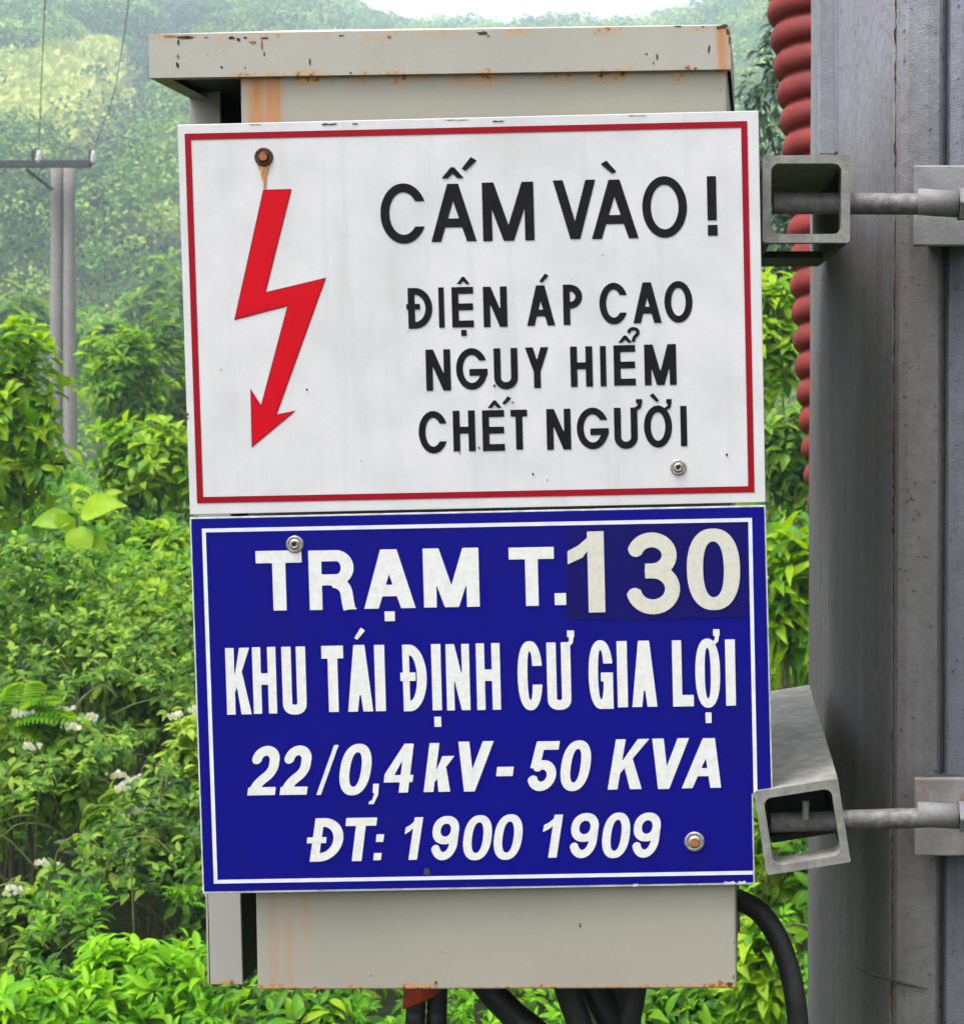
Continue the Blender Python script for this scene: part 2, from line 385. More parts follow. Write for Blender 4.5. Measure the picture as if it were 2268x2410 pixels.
    if ch == '9':
        rg = ring(0, 0, w, h*.64, s, s*.95, 2.15)
        return U_(rg, path([(w-s/2, h*.30), (w-s/2, h*.50)]+arc(w/2, h*.60, w/2-s/2, h*.40-s/2, 0, 160), s))
    if ch == '/': return r(0, 0, w, h)
    if ch in '.-': return r(0, 0, w, h)
    if ch == ',': return U_(r(w*.35, 0, w, h*.45), S_poly([(w, h*.4), (w, h*.55), (w*.55, h), (w*.0, h), (w*.0, h*.88), (w*.35, h*.80), (w*.6, h*.4)]))
    if ch == '^':   return U_(S_poly([(0, h), (w*.42, 0), (w*.58, 0), (w*.58, h*.42), (w*.28, h)]), S_poly([(w, h), (w*.58, 0), (w*.42, 0), (w*.42, h*.42), (w*.72, h)]))
    if ch == 'acute': return S_poly([(0, h*.86), (w*.62, 0), (w, h*.26), (w*.28, h)])
    if ch == 'grave': return S_poly([(w, h*.86), (w*.38, 0), (0, h*.26), (w*.72, h)])
    if ch == 'hook': return U_(path(arc(w*.48, h*.32, w*.36, h*.26, 175, 395, 14)+[(w*.55, h*.66), (w*.42, h)], h*.24))
    if ch == 'horn': return U_(r(w*.30, 0, w, h*.36), path([(w*.72, h*.30), (w*.66, h*.62), (0, h*.90)], w*.42))

def trace(fn, w, h, shear=0.0, step=1.7):
    """fill of {fn<0} over the box, as vertices and faces in box units (y down)"""
    pad = 3; nx = max(6, int((w+2*pad)/step)); ny = max(6, int((h+2*pad)/step))
    xs = np.linspace(-pad, w+pad, nx+1); ys = np.linspace(-pad, h+pad, ny+1); X, Y = np.meshgrid(xs, ys); V = fn(X, Y)
    V = np.where(np.abs(V) < 1e-6, 1e-6, V); ins = V < 0; vs = []; fs = []; idx = {}
    def vid(k, p):
        if k not in idx: idx[k] = len(vs); vs.append(p)
        return idx[k]
    def g(i, j): return vid((i, j), (xs[i], ys[j]))
    def cross(a, b):
        if b < a: a, b = b, a
        va, vb = V[a[1], a[0]], V[b[1], b[0]]; q = va/(va-vb)
        return vid((a, b), (xs[a[0]]+q*(xs[b[0]]-xs[a[0]]), ys[a[1]]+q*(ys[b[1]]-ys[a[1]])))
    for j in range(ny):
        i = 0
        while i < nx:
            c = ((i, j), (i+1, j), (i+1, j+1), (i, j+1)); k = [ins[q[1], q[0]] for q in c]
            if all(k):
                i0 = i
                while i < nx and ins[j, i] and ins[j, i+1] and ins[j+1, i] and ins[j+1, i+1]: i += 1
                fs.append((g(i0, j), g(i, j), g(i, j+1), g(i0, j+1))); continue
            if any(k):
                poly = []
                for q in range(4):
                    if k[q]: poly.append(g(*c[q]))
                    if k[q] != k[(q+1) % 4]: poly.append(cross(c[q], c[(q+1) % 4]))
                if len(poly) > 2: fs.append(tuple(poly))
            i += 1
    return [(x+shear*(h/2-y), y) for x, y in vs], fs

def glyph(ch, bx, m, parent, y, s, t=None, hv=True, italic=0.0, name='letter'):
    x0, v0, x1, v1 = bx; uc, vc = (x0+x1)/2, (v0+v1)/2
    a, b, c, d = LP(x0, vc, y), LP(x1, vc, y), LP(uc, v0, y), LP(uc, v1, y)
    kx = (b.x-a.x)/(x1-x0); kz = (c.z-d.z)/(v1-v0); h = v1-v0; w_ = (x1-x0)-italic*h*.6
    for it in range(4 if italic else 1):
        vs, fs = trace(G(ch, w_, h, s, t or s, hv), w_, h, italic, 1.7 if it in (0, 3) and (it or not italic) else 4.0)
        q0, q1 = min(p[0] for p in vs), max(p[0] for p in vs)
        if italic and it < 3: w_ += (x1-x0)-(q1-q0)
    mid = (q0+q1)/2 if italic else w_/2
    o = mesh(name, [((x-mid)*kx, 0, -(yy-h/2)*kz) for x, yy in vs], fs, m, parent)
    cc = LP(uc, vc, y); o.location = cc
    return o

def polyflat(name, pts, y, m, parent, Mi=None):
    P = [LP(u, v, y, Mi or MBi) for u, v in pts]
    bm = bmesh.new(); vv = [bm.verts.new(p) for p in P]; f = bm.faces.new(vv); f.normal_update(); bmesh.ops.triangulate(bm, faces=[f])
    return frombm(name, bm, m, parent)

def strips(name, corners, th, y, m, parent, sides='trbl'):
    """printed frame line: four mitred bars; corners tl, tr, br, bl in pixels"""
    P = [LP(u, v, y) for u, v in corners]; x0 = (P[0].x+P[3].x)/2; x1 = (P[1].x+P[2].x)/2; z1 = (P[0].z+P[1].z)/2; z0 = (P[2].z+P[3].z)/2
    q = {'t': [(x0, z1), (x1, z1), (x1-th, z1-th), (x0+th, z1-th)], 'b': [(x0+th, z0+th), (x1-th, z0+th), (x1, z0), (x0, z0)],
         'l': [(x0, z1), (x0+th, z1-th), (x0+th, z0+th), (x0, z0)], 'r': [(x1-th, z1-th), (x1, z1), (x1, z0), (x1-th, z0+th)]}
    for s_ in sides: mesh(name, [(x, y, z) for x, z in q[s_]], [(0, 1, 2, 3)], m, parent)
    return x0, x1, z0, z1

def screw(u, v, rpx, mh, parent, y, centre=None):
    c = LP(u, v, y); r = rpx*.000264
    prof = [(r*1.0, 0), (r*1.0, -.0006), (r*.93, -.0011), (r*.74, -.0013), (r*.70, -.0010), (r*.58, -.0011), (r*.52, -.0022), (r*.30, -.0026), (r*.26, -.0014), (0, -.0012)]
    n = 28; vs = []; fs = []
    for (rr, dy) in prof:
        for k in range(n): vs.append((rr*math.cos(2*math.pi*k/n), dy, rr*math.sin(2*math.pi*k/n)))
    for i in range(len(prof)-1):
        for k in range(n): fs.append((i*n+k, i*n+(k+1) % n, (i+1)*n+(k+1) % n, (i+1)*n+k))
    o = mesh('screw', vs, fs, mh, parent, smooth=True); o.location = c
    bm = bmesh.new(); bmesh.ops.create_circle(bm, cap_ends=True, segments=6 if centre is None else 14, radius=r*(.2 if centre is None else .42))
    for v_ in bm.verts: v_.co = Vector((v_.co.x, -.0027 if centre is None else -.0028, v_.co.y))
    frombm('socket', bm, centre or M_dark, o)
    return o

# plate outline may carry a notch at its lower right corner
def sheet(name, pts, y0, y1, m, parent, **k):
    n = len(pts); vs = [(x, y0, z) for x, z in pts]+[(x, y1, z) for x, z in pts]
    fs = [tuple(range(n)), tuple(range(2*n-1, n-1, -1))]+[(i, i+n, (i+1) % n+n, (i+1) % n) for i in range(n)]
    bm = bmesh.new(); vv = [bm.verts.new(v) for v in vs]
    for f in fs: bm.faces.new([vv[i] for i in f])
    bm.normal_update(); bmesh.ops.triangulate(bm, faces=[f for f in bm.faces if len(f.verts) > 4])
    return frombm(name, bm, m, parent, .0004, **k)

# ---- warning sign (front face at local y = 0)
ws = empty('warning_sign', mat=MB.copy(), label='white enamel high voltage warning sign with red border and red lightning arrow', cat='sign')
sheet('plate', [(0, -.0002), (.3605, .0004), (.3602, -.2425), (-.0004, -.2432)], 0, .0022, M_white, ws)
YP = -.0003
strips('border_line', [(434, 317), (1760, 281), (1773, 1158), (464, 1185)], .0039, YP, M_dred, ws)
sk = 16
for ch, bx, s in [('C', (895, 431, 1004, 573), 21), ('A', (1013, 432, 1120, 568), 21), ('^', (1038, 393, 1091, 419), 0), ('acute', (1085, 369, 1122, 401), 0),
        ('M', (1135, 428, 1256, 566), 22), ('V', (1302, 423, 1402, 562), 21), ('A', (1391, 422, 1501, 561), 21), ('grave', (1413, 377, 1450, 408), 0),
        ('O', (1511, 414, 1616, 559), 20), ('!', (1664, 414, 1687, 554), 0),
        ('D', (960, 677, 1017, 773), sk), ('-', (956, 715, 988, 728), 0), ('I', (1032, 676, 1045, 771), 0), ('E', (1063, 675, 1114, 770), sk), ('^', (1074, 651, 1105, 668), 0), ('.', (1085, 776, 1098, 790), 0),
        ('N', (1137, 674, 1193, 769), sk), ('A', (1239, 671, 1305, 766), sk), ('acute', (1268, 643, 1291, 665), 0), ('P', (1325, 669, 1370, 764), sk),
        ('C', (1410, 665, 1478, 763), sk), ('A', (1489, 664, 1556, 760), sk), ('O', (1563, 661, 1629, 759), sk),
        ('N', (1002, 822, 1060, 919), sk), ('G', (1073, 819, 1147, 917), sk), ('U', (1162, 819, 1218, 916), sk), ('Y', (1236, 817, 1291, 913), sk),
        ('H', (1342, 815, 1394, 910), sk), ('I', (1412, 814, 1426, 909), 0), ('E', (1444, 812, 1495, 907), sk), ('^', (1454, 789, 1487, 806), 0), ('hook', (1476, 771, 1506, 804), 0), ('M', (1516, 810, 1591, 906), sk),
        ('C', (985, 967, 1054, 1067), sk), ('H', (1066, 966, 1118, 1062), sk), ('E', (1135, 965, 1187, 1061), sk), ('^', (1147, 942, 1180, 960), 0), ('acute', (1181, 932, 1203, 952), 0),
        ('T', (1202, 964, 1241, 1058), sk), ('N', (1286, 962, 1343, 1058), sk), ('G', (1357, 959, 1432, 1057), sk), ('U', (1445, 959, 1500, 1056), sk), ('horn', (1490, 939, 1511, 968), 0),
        ('O', (1515, 954, 1581, 1053), sk), ('horn', (1562, 939, 1580, 968), 0), ('grave', (1528, 925, 1551, 946), 0), ('I', (1601, 955, 1616, 1050), 0)]:
    acc = ch in ('^', 'acute', 'grave', 'hook', 'horn', '-', '.')
    glyph(ch, bx, M_black, ws, YP-(.00012 if acc else 0), s or 10, hv=False, name='accent' if acc else 'letter')
bolt = [(619, 446), (686, 444), (625, 687), (767, 653), (651, 975), (696, 966), (592, 1053), (589, 914), (614, 953), (676, 720), (551, 753)]
polyflat('arrow_outline', bolt, YP, M_dred, ws)
def inset(P, d):
    n = len(P); out = []
    ar = sum(P[i][0]*P[(i+1) % n][1]-P[(i+1) % n][0]*P[i][1] for i in range(n)); sg = 1 if ar > 0 else -1
    for i in range(n):
        a, b, c = [Vector(P[(i+k-1) % n]) for k in range(3)]
        e1 = (b-a).normalized(); e2 = (c-b).normalized(); n1 = Vector((-e1.y, e1.x))*sg; n2 = Vector((-e2.y, e2.x))*sg
        m_ = (n1+n2).normalized(); out.append(tuple(b+m_*min(d/max(m_.dot(n1), .25), d*4)))
    return out
polyflat('lightning_arrow', inset(bolt, 2.6), YP-.0002, M_red, ws)
screw(621, 369, 22, M_rustscrew, ws, 0, M_rustdot)
polyflat('rust_drip', [(606, 385), (636, 385), (631, 402), (627, 420), (626, 444), (620, 446), (617, 425), (612, 405)], YP-.0001, M_drip, ws)
screw(1596, 1100, 19, M_screw, ws, 0)
for (u, v, r) in [(1254, 1116, 4), (1288, 1130, 2), (1710, 1070, 4), (722, 917, 3), (1163, 908, 4), (1127, 1054, 3), (441, 975, 4), (441, 985, 3), (1206, 947, 3), (1082, 1066, 2), (850, 1085, 2), (960, 780, 2), (1418, 600, 2), (520, 870, 2)]:
    polyflat('dirt_speck', [(u+r*math.cos(a)*random.uniform(.6, 1), v+r*1.2*math.sin(a)*random.uniform(.6, 1)) for a in [k*math.pi/3 for k in range(6)]], YP-.0004, M_rustscrew, ws)
for (u, v, L_, h_) in [(775, 292, 40, 5), (836, 291, 14, 4), (1172, 285, 30, 4), (600, 293, 30, 2), (1075, 282, 60, 2), (1500, 272, 50, 2)]:
    polyflat('paint_chip', [(u-L_/2, v), (u-L_/4, v-h_*.6), (u, v-h_*.2), (u+L_/3, v-h_*.6), (u+L_/2, v-h_*.1), (u+L_/5, v+h_*.4), (u-L_/6, v+h_*.3), (u-L_/3, v+h_*.6)], -.0003, M_arm, ws)

# ---- station sign below it; the lower right corner is cut out round the bracket
bs = empty('station_name_sign', mat=MB.copy(), label='blue enamel transformer station sign with white lettering and phone number', cat='sign')
n1 = LP(1783, 1868, 0); zb = -.4842
sheet('plate', [(-.0008, -.2449), (.3602, -.2443), (.3612, n1.z), (n1.x-.003, n1.z), (n1.x-.003, zb), (-.0006, zb)], .0004, .0028, M_whiteedge, bs)
sheet('enamel_face', [(.0002, -.2459), (.3592, -.2453), (.3602, n1.z+.0001), (n1.x-.004, n1.z+.0001), (n1.x-.004, zb+.0016), (.0004, zb+.0016)], 0, .0005, M_blue, bs)
x0, x1, z0, z1 = strips('border_line', [(478, 1245), (1770, 1218), (1785, 2060), (500, 2079)], .0024, YP, M_line, bs, 'tl')
nz = n1.z
mesh('border_line', [(x1-.0024, YP, z1-.0024), (x1, YP, z1), (x1, YP, nz), (x1-.0024, YP, nz)], [(0, 1, 2, 3)], M_line, bs)
mesh('border_line', [(x0+.0024, YP, z0+.0024), (n1.x-.0042, YP, z0+.0024), (n1.x-.0042, YP, z0), (x0, YP, z0)], [(0, 1, 2, 3)], M_line, bs)
polyflat('number_patch', [(1331, 1234), (1755, 1228), (1757, 1454), (1334, 1460)], YP+.0001, M_patch, bs)
W = []
for ch, bx, s, t in [('T', (603, 1296, 711, 1437), 31, 29), ('R', (727, 1295, 838, 1435), 30, 26), ('A', (855, 1293, 976, 1432), 31, 27), ('.', (905, 1439, 929, 1462), 0, 0), ('M', (996, 1290, 1127, 1429), 30, 26),
        ('T', (1198, 1288, 1304, 1426), 30, 28), ('.', (1305, 1396, 1332, 1424), 0, 0)]:
    glyph(ch, bx, M_wprint, bs, YP-.0001, s or 10, t or 10)
for ch, bx, s, t in [('1', (1336, 1251, 1422, 1442), 39, 36), ('3', (1472, 1253, 1599, 1446), 35, 35), ('0', (1616, 1244, 1741, 1436), 38, 32)]:
    glyph(ch, bx, M_cprint, bs, YP-.0003, s, t, name='digit')
for ch, bx, s, t in [('K', (532, 1525, 590, 1682), 20, 24), ('H', (595, 1523, 650, 1680), 19.5, 27), ('U', (664, 1522, 720, 1682), 22, 22), ('T', (758, 1520, 809, 1676), 23, 30), ('A', (817, 1518, 876, 1675), 21, 24), ('acute', (833, 1477, 859, 1506), 0, 0), ('I', (882, 1518, 906, 1674), 0, 0),
        ('D', (948, 1517, 1004, 1674), 23, 25), ('-', (942, 1583, 978, 1603), 0, 0), ('I', (1016, 1516, 1038, 1672), 0, 0), ('.', (1022, 1687, 1038, 1711), 0, 0), ('N', (1050, 1516, 1105, 1672), 18, 20), ('H', (1121, 1514, 1177, 1671), 19.5, 27),
        ('C', (1218, 1509, 1276, 1672), 23, 24), ('U', (1287, 1512, 1343, 1671), 22, 22), ('horn', (1327, 1484, 1351, 1528), 0, 0), ('G', (1385, 1507, 1442, 1669), 22, 23), ('I', (1452, 1509, 1476, 1665), 0, 0), ('A', (1486, 1508, 1545, 1664), 21, 24),
        ('L', (1582, 1507, 1631, 1663), 22, 27), ('O', (1636, 1503, 1694, 1666), 22, 22), ('horn', (1671, 1481, 1693, 1524), 0, 0), ('.', (1660, 1677, 1674, 1702), 0, 0), ('I', (1707, 1505, 1730, 1661), 0, 0)]:
    acc = ch in ('acute', 'horn', '-', '.')
    glyph(ch, bx, M_wprint, bs, YP-(.0002 if acc else .0001), s or 10, t or 10, name='accent' if acc else 'letter')
K_ = .17
for ch, bx, s, t, it in [('2', (580, 1756, 659, 1872), 23, 19, K_), ('2', (656, 1755, 734, 1871), 23, 19, K_), ('/', (743, 1754, 798, 1871), 0, 0, .39), ('0', (798, 1751, 875, 1872), 23, 21, K_), (',', (867, 1845, 892, 1893), 0, 0, .1),
        ('4', (902, 1751, 975, 1866), 22, 17, .15), ('k', (996, 1749, 1069, 1864), 23, 20, .15), ('V', (1080, 1745, 1163, 1863), 23, 20, .16), ('-', (1167, 1805, 1209, 1827), 0, 0, .15), ('5', (1241, 1745, 1318, 1862), 22, 20, K_), ('0', (1318, 1743, 1391, 1862), 23, 21, K_),
        ('K', (1429, 1740, 1528, 1858), 23, 21, .19), ('V', (1536, 1738, 1622, 1857), 24, 20, .16), ('A', (1603, 1738, 1695, 1855), 23, 19, .17),
        ('D', (727, 1926, 808, 2028), 23, 20, K_), ('-', (722, 1971, 768, 1985), 0, 0, .1), ('T', (814, 1925, 889, 2027), 23, 19, .15), ('.', (884, 1964, 904, 1982), 0, 0, .15), ('.', (878, 2008, 898, 2025), 0, 0, .15),
        ('1', (953, 1924, 997, 2024), 20, 19, .18), ('9', (1014, 1921, 1081, 2025), 19, 19, .15), ('0', (1089, 1919, 1158, 2025), 20, 18, .15), ('0', (1161, 1917, 1230, 2024), 20, 18, .15),
        ('1', (1278, 1918, 1326, 2019), 20, 19, .18), ('9', (1340, 1914, 1409, 2020), 19, 19, .15), ('0', (1416, 1913, 1483, 2020), 20, 18, .15), ('9', (1487, 1913, 1555, 2019), 19, 19, .15)]:
    nm = 'digit' if ch.isdigit() else 'letter'
    glyph(ch, bx, M_wprint, bs, YP-(.0002 if ch in '-.' else .0001), s or 10, t or 10, italic=it, name=nm)
screw(694, 1281, 21, M_screw, bs, 0)
screw(1634, 1981, 24, M_screw, bs, 0, M_rustdot)
polyflat('dirt_speck', [(1000, 2042), (1010, 2046), (1013, 2058), (1004, 2062), (996, 2056)], YP-.0003, M_arm, bs)
for (u, v, L_) in [(1715, 2080, 34), (1745, 2079, 22), (1495, 2085, 14)]:
    polyflat('paint_chip', [(u-L_/2, v), (u-L_/4, v-5), (u, v-3), (u+L_/3, v-6), (u+L_/2, v), (u+L_/5, v+2), (u-L_/3, v+3)], YP-.0001, M_whiteedge, bs)

# ---- the sheet metal cabinet the signs are screwed to; it hangs a little straighter than they do
MC = Matrix.Translation((-0.2951196591309629, 1.202, CAMZ+0.232071146607545)) @ Euler((0.03283919155316094, -0.010220515337374562, -0.025354039576021253)).to_matrix().to_4x4()
MCi = MC.inverted()
def LC(u, v, dy=0.0): return LP(u, v, dy, MCi)
cb = empty('control_cabinet', mat=MC.copy(), label='beige grey sheet metal electrical cabinet with overhanging rusty lid behind the signs', cat='electrical cabinet')
WD, HD, YD, YL = 0.3057099343535342, 0.5798716462203659, 0.0, -.004
P_paint = paint('cabinet_paint_door', (.315, .295, .25), [(-.001, .012, .8), (-HD, .007, 1.0)],
                [(LC(607, 240, YD).x, 0.0, .045, .010, .9), (LC(640, 240, YD).x, 0.0, .045, .009, .95), (LC(625, 240, YD).x, 0.0, .04, .02, .5), (LC(710, 2200, YD).x, -.47, .06, .02, .3)])
ztop = .012
boxo('door', (0, YD, -HD), (WD, YD+.03, .012), P_paint, cb, .0012)
P_side = paint('cabinet_paint_flange', (.34, .325, .30), [(LC(520, 2318, .08).z, .006, .9)], [])
f0, f1 = LC(443, 215, .08), LC(517, 215, .08); g0 = LC(495, 2318, .08)
g1 = LC(571, 2318, .08); sheet('side_flange', [(f0.x, f0.z), (f1.x, f0.z), (g1.x, g0.z), (g0.x, g0.z)], .08, .083, P_side, cb)
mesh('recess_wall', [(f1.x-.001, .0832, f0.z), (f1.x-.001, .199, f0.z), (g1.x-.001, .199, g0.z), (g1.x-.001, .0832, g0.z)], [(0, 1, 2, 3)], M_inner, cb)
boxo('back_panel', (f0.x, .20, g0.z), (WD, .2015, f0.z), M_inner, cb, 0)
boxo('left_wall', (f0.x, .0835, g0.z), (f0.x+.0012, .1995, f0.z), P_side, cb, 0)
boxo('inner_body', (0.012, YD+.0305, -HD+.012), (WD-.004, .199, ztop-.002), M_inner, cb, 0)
boxo('right_wall', (WD-.002, YD+.031, -HD+.006), (WD, .1985, ztop-.002), P_side, cb, 0)
l0, l1, l2, l3 = LC(352, 184, YL), LC(1719, 161, YL), LC(350, 82, YL), LC(1722, 57, YL)
P_lid = paint('cabinet_paint_lid', (.35, .335, .30), [(l0.z, .007, .7), (l2.z, .012, .55)],
              [(LC(1700, 100, YL).x, l3.z, .025, .008, .8)])
xa, xb, zA, zB = l0.x, l1.x, (l0.z+l1.z)/2, (l2.z+l3.z)/2
vs = [(xa, YL, zA), (xb, YL, zA), (xb, YL, zB), (xa, YL, zB), (xa+.0, .215, zA), (xb, .215, zA), (xb, .215, zB), (xa, .215, zB),
      (xa+.09, .02, zB+.0058), (xb-.01, .02, zB+.0050), (xb-.03, .19, zB+.012), (xa+.10, .19, zB+.012)]
fs = [(0, 1, 2, 3), (1, 5, 6, 2), (5, 4, 7, 6), (4, 0, 3, 7), (3, 2, 9, 8), (2, 6, 10, 9), (6, 7, 11, 10), (7, 3, 8, 11), (8, 9, 10, 11)]
mesh('lid', vs, fs, P_lid, cb)
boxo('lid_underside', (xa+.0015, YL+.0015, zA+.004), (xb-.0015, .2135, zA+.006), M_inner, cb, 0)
mesh('lid_lip', [(xa, YL, zA-.0001), (xb, YL, zA-.0001), (xb, YL+.008, zA-.0001), (xa+.012, YL+.008, zA-.0001), (xa+.012, .215, zA-.0001), (xa, .215, zA-.0001)], [(0, 1, 2, 3), (0, 3, 4, 5)], P_lid, cb)
# blistered rust spots
def rustblob(u, v, w_, h_, y, n=9):
    P = []
    for k in range(n):
        a = 2*math.pi*k/n; q = random.uniform(.55, 1.1); P.append((u+w_/2*math.cos(a)*q, v+h_/2*math.sin(a)*q))
    if v > 1500: P = [(pu, min(pv, 2331-(pu-606)*.007)) for pu, pv in P]
    polyflat('rust_blister', P, y, M_rustscrew if random.random() < .75 else M_rustdot, cb, MCi)
for q in [(440, 87, 50, 8), (400, 85, 40, 6), (419, 100, 6, 18), (419, 132, 6, 14), (418, 152, 9, 16), (545, 88, 16, 9), (561, 92, 10, 10), (595, 99, 22, 9), (616, 103, 7, 34), (622, 126, 6, 12), (577, 88, 10, 6), (622, 89, 22, 5),
          (521, 157, 8, 8), (576, 159, 5, 6), (729, 143, 6, 18), (484, 87, 14, 5), (915, 86, 12, 10), (803, 83, 14, 5), (1135, 77, 34, 9), (1149, 84, 8, 6), (1521, 126, 8, 6), (1537, 148, 6, 9), (1546, 133, 6, 16), (1668, 116, 8, 24),
          (1702, 62, 26, 12), (1712, 74, 12, 20), (1716, 94, 7, 30), (1690, 64, 12, 8), (1618, 158, 16, 10), (1636, 160, 8, 6), (1596, 61, 22, 4), (1653, 62, 8, 5), (825, 171, 5, 7), (527, 120, 4, 3), (489, 127, 4, 3)]:
    rustblob(*q, YL-.0002)
for q in [(1365, 2178, 6, 12), (1040, 2241, 5, 5), (873, 2297, 4, 9), (1026, 2313, 8, 8), (740, 2328, 28, 12), (765, 2330, 14, 8), (690, 2330, 20, 6), (900, 2330, 10, 6), (850, 2331, 20, 5), (1170, 2323, 6, 6), (1195, 2325, 7, 6), (1675, 2322, 18, 14), (1695, 2314, 14, 20), (1715, 2318, 16, 12), (1700, 2326, 30, 8), (1660, 2327, 14, 6),
          (1645, 2328, 10, 5), (1725, 2300, 5, 14), (1727, 2220, 3, 8), (980, 2329, 20, 5), (1455, 2326, 14, 5), (1696, 210, 4, 6)]:
    rustblob(*q, YD-.0002)

# ------------------------------------------------------------------ clamp brackets and threaded rods
def bracket(u, v, D, side, roll, L, slot, label):
    M = Matrix.Translation(ray(u, v, D)) @ Euler((R(2.8), 0, 0)).to_matrix().to_4x4() @ Matrix.Rotation(R(roll), 4, 'Y')
    t = empty('clamp_bracket', mat=M, label=label, cat='bracket', group='square steel brackets clamped to the pole')
    h = side/2; w_ = .0052
    bm = bmesh.new()                    # end ring, rounded inside
    def rr(q, rad, n=4):
        out = []
        for cx, cz, a0 in ((q-rad, q-rad, 0), (-q+rad, q-rad, 90), (-q+rad, -q+rad, 180), (q-rad, -q+rad, 270)):
            for k in range(n+1): a = R(a0+90*k/n); out.append((cx+rad*math.cos(a), cz+rad*math.sin(a)))
        return out
    o, i = rr(h, .0016), rr(h-w_, .005); n = len(o)
    ro = [bm.verts.new((x+random.uniform(-.0003, .0003), y, z+random.uniform(-.0003, .0003))) for y in (0, .02) for x, z in o]; ri = [bm.verts.new((x, y, z)) for y in (0, .02) for x, z in i]
    for k in range(n):
        k2 = (k+1) % n
        bm.faces.new((ro[k], ro[k2], ri[k2], ri[k])); bm.faces.new((ro[n+k], ri[n+k], ri[n+k2], ro[n+k2]))
        bm.faces.new((ro[k], ro[n+k], ro[n+k2], ro[k2])); bm.faces.new((ri[k], ri[k2], ri[n+k2], ri[n+k]))
    frombm('end_ring', bm, M_galv, t)
    boxo('top_plate', (-h, .0203, h-w_), (h, L, h), M_galv, t)
    boxo('side_plate', (-h, .0203, -h), (-h+w_, L, h-w_-.0002), M_arm, t)
    boxo('side_plate', (h-w_, .0203, -h), (h, L, h-w_-.0002), M_arm, t)
    boxo('bottom_plate', (-h+w_+.0002, slot, -h), (h-w_-.0002, L, -h+.005), M_arm, t)
    return t, M
b1_, MU = bracket(1897, 467, 1.20, .0545, 0, .34, .20, 'upper square steel bracket open at its end, beside the white warning sign')
b2_, ML = bracket(1888, 1947, 1.20, .0535, -9, .34, .075, 'lower tilted square steel bracket in the notch of the blue sign')
def rod(label, D, u0, v0, u1, v1, rpx, inner_u):
    t = empty('threaded_rod', loc=ray(u0, v0, D), label=label, cat='threaded rod', group='threaded rods through the brackets')
    o = t.location
    A, B = ray(inner_u, v0, D)-o, ray(u1, v1, D)-o; r = rpx/F*D
    n = 90; pts = [A.lerp(B, i/n) for i in range(n+1)]
    vs, fs = tube(pts, [r*(1 if i % 2 else .955) for i in range(n+1)], 18); mesh('shank', vs, fs, M_rod, t, True)
    C1 = ray(u1-95, v1-6, D)-o; vs, fs = tube([C1, C1.lerp(B, .5), B], r*1.22, 20); mesh('sleeve', vs, fs, M_plate, t, True)
    bm = bmesh.new(); bmesh.ops.create_cone(bm, cap_ends=True, segments=6, radius1=r*1.5, radius2=r*1.5, depth=.010)
    for v in bm.verts: v.co = Vector((v.co.z, v.co.y, v.co.x))+B+Vector((.006, 0, 0))
    frombm('nut', bm, M_plate, t, .0006)
    return t
rod('grey threaded rod running from the upper bracket across the pole', 1.228, 2003, 478, 2253, 480, 26, 1818)
rod('grey threaded rod running from the lower bracket across the pole', 1.228, 2003, 1937, 2253, 1922, 24, 1812)
# small upright bolt inside the lower bracket, a bent tab inside the upper one
A = ML.inverted() @ ray(1896, 1885, 1.216); B = ML.inverted() @ ray(1896, 1930, 1.216)
vs, fs = tube([A.lerp(B, k/14) for k in range(15)], [.0026 if k % 2 else .0021 for k in range(15)], 10); mesh('small_bolt', vs, fs, M_galv, b2_, True)
P = [MU.inverted() @ ray(u, v, D) for u, v, D in ((1938, 448, 1.25), (1962, 425, 1.27), (1975, 402, 1.28), (1978, 440, 1.28), (1960, 452, 1.26))]
mesh('bent_tab', P, [(0, 1, 2, 3, 4)], M_galv, b1_)

# ------------------------------------------------------------------ concrete pole on the right with its clamp plates
pole = empty('concrete_pole', loc=(.2, 1.29, 0), label='weathered grey concrete pole with a vertical seam filling the right edge', cat='utility pole')
pl = pole.location
prof = [(.0855, 1.640), (.0870, 1.605), (.0905, 1.560), (.098, 1.50), (.110, 1.405), (.1205, 1.322), (.1238, 1.302), (.1250, 1.3005), (.1256, 1.296), (.1275, 1.2905), (.133, 1.287), (.146, 1.286), (.1535, 1.2875), (.1560, 1.291), (.1572, 1.300), (.1590, 1.3005),
        (.1615, 1.291), (.168, 1.2865), (.20, 1.283), (.30, 1.284), (.36, 1.30), (.40, 1.40), (.42, 1.64), (.38, 1.72), (.13, 1.72)]
zs = [-.3+i*(3.5/70) for i in range(71)]; vs = []; fs = []; n = len(prof)
for z in zs:
    zr = z-CAMZ; dx = .004*zr          # the pole leans a little
    for k, (x, y) in enumerate(prof):
        jit = noise.noise(Vector((x*40, y*40, z*9)))*.0012
        if k in (6, 7, 8): jit += noise.noise(Vector((3, k, z*60)))*.0016
        vs.append((x+dx+jit*.6-pl.x, y+jit-pl.y, z-pl.z))
for i in range(len(zs)-1):
    for k in range(n): fs.append((i*n+k, i*n+(k+1) % n, (i+1)*n+(k+1) % n, (i+1)*n+k))
fs += [tuple(range(n))[::-1], tuple(range((len(zs)-1)*n, len(zs)*n))]
po = mesh('shaft', vs, fs, M_conc, pole)
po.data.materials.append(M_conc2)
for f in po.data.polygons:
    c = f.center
    if c.x+pl.x > .1585+.004*(c.z-CAMZ): f.material_index = 1
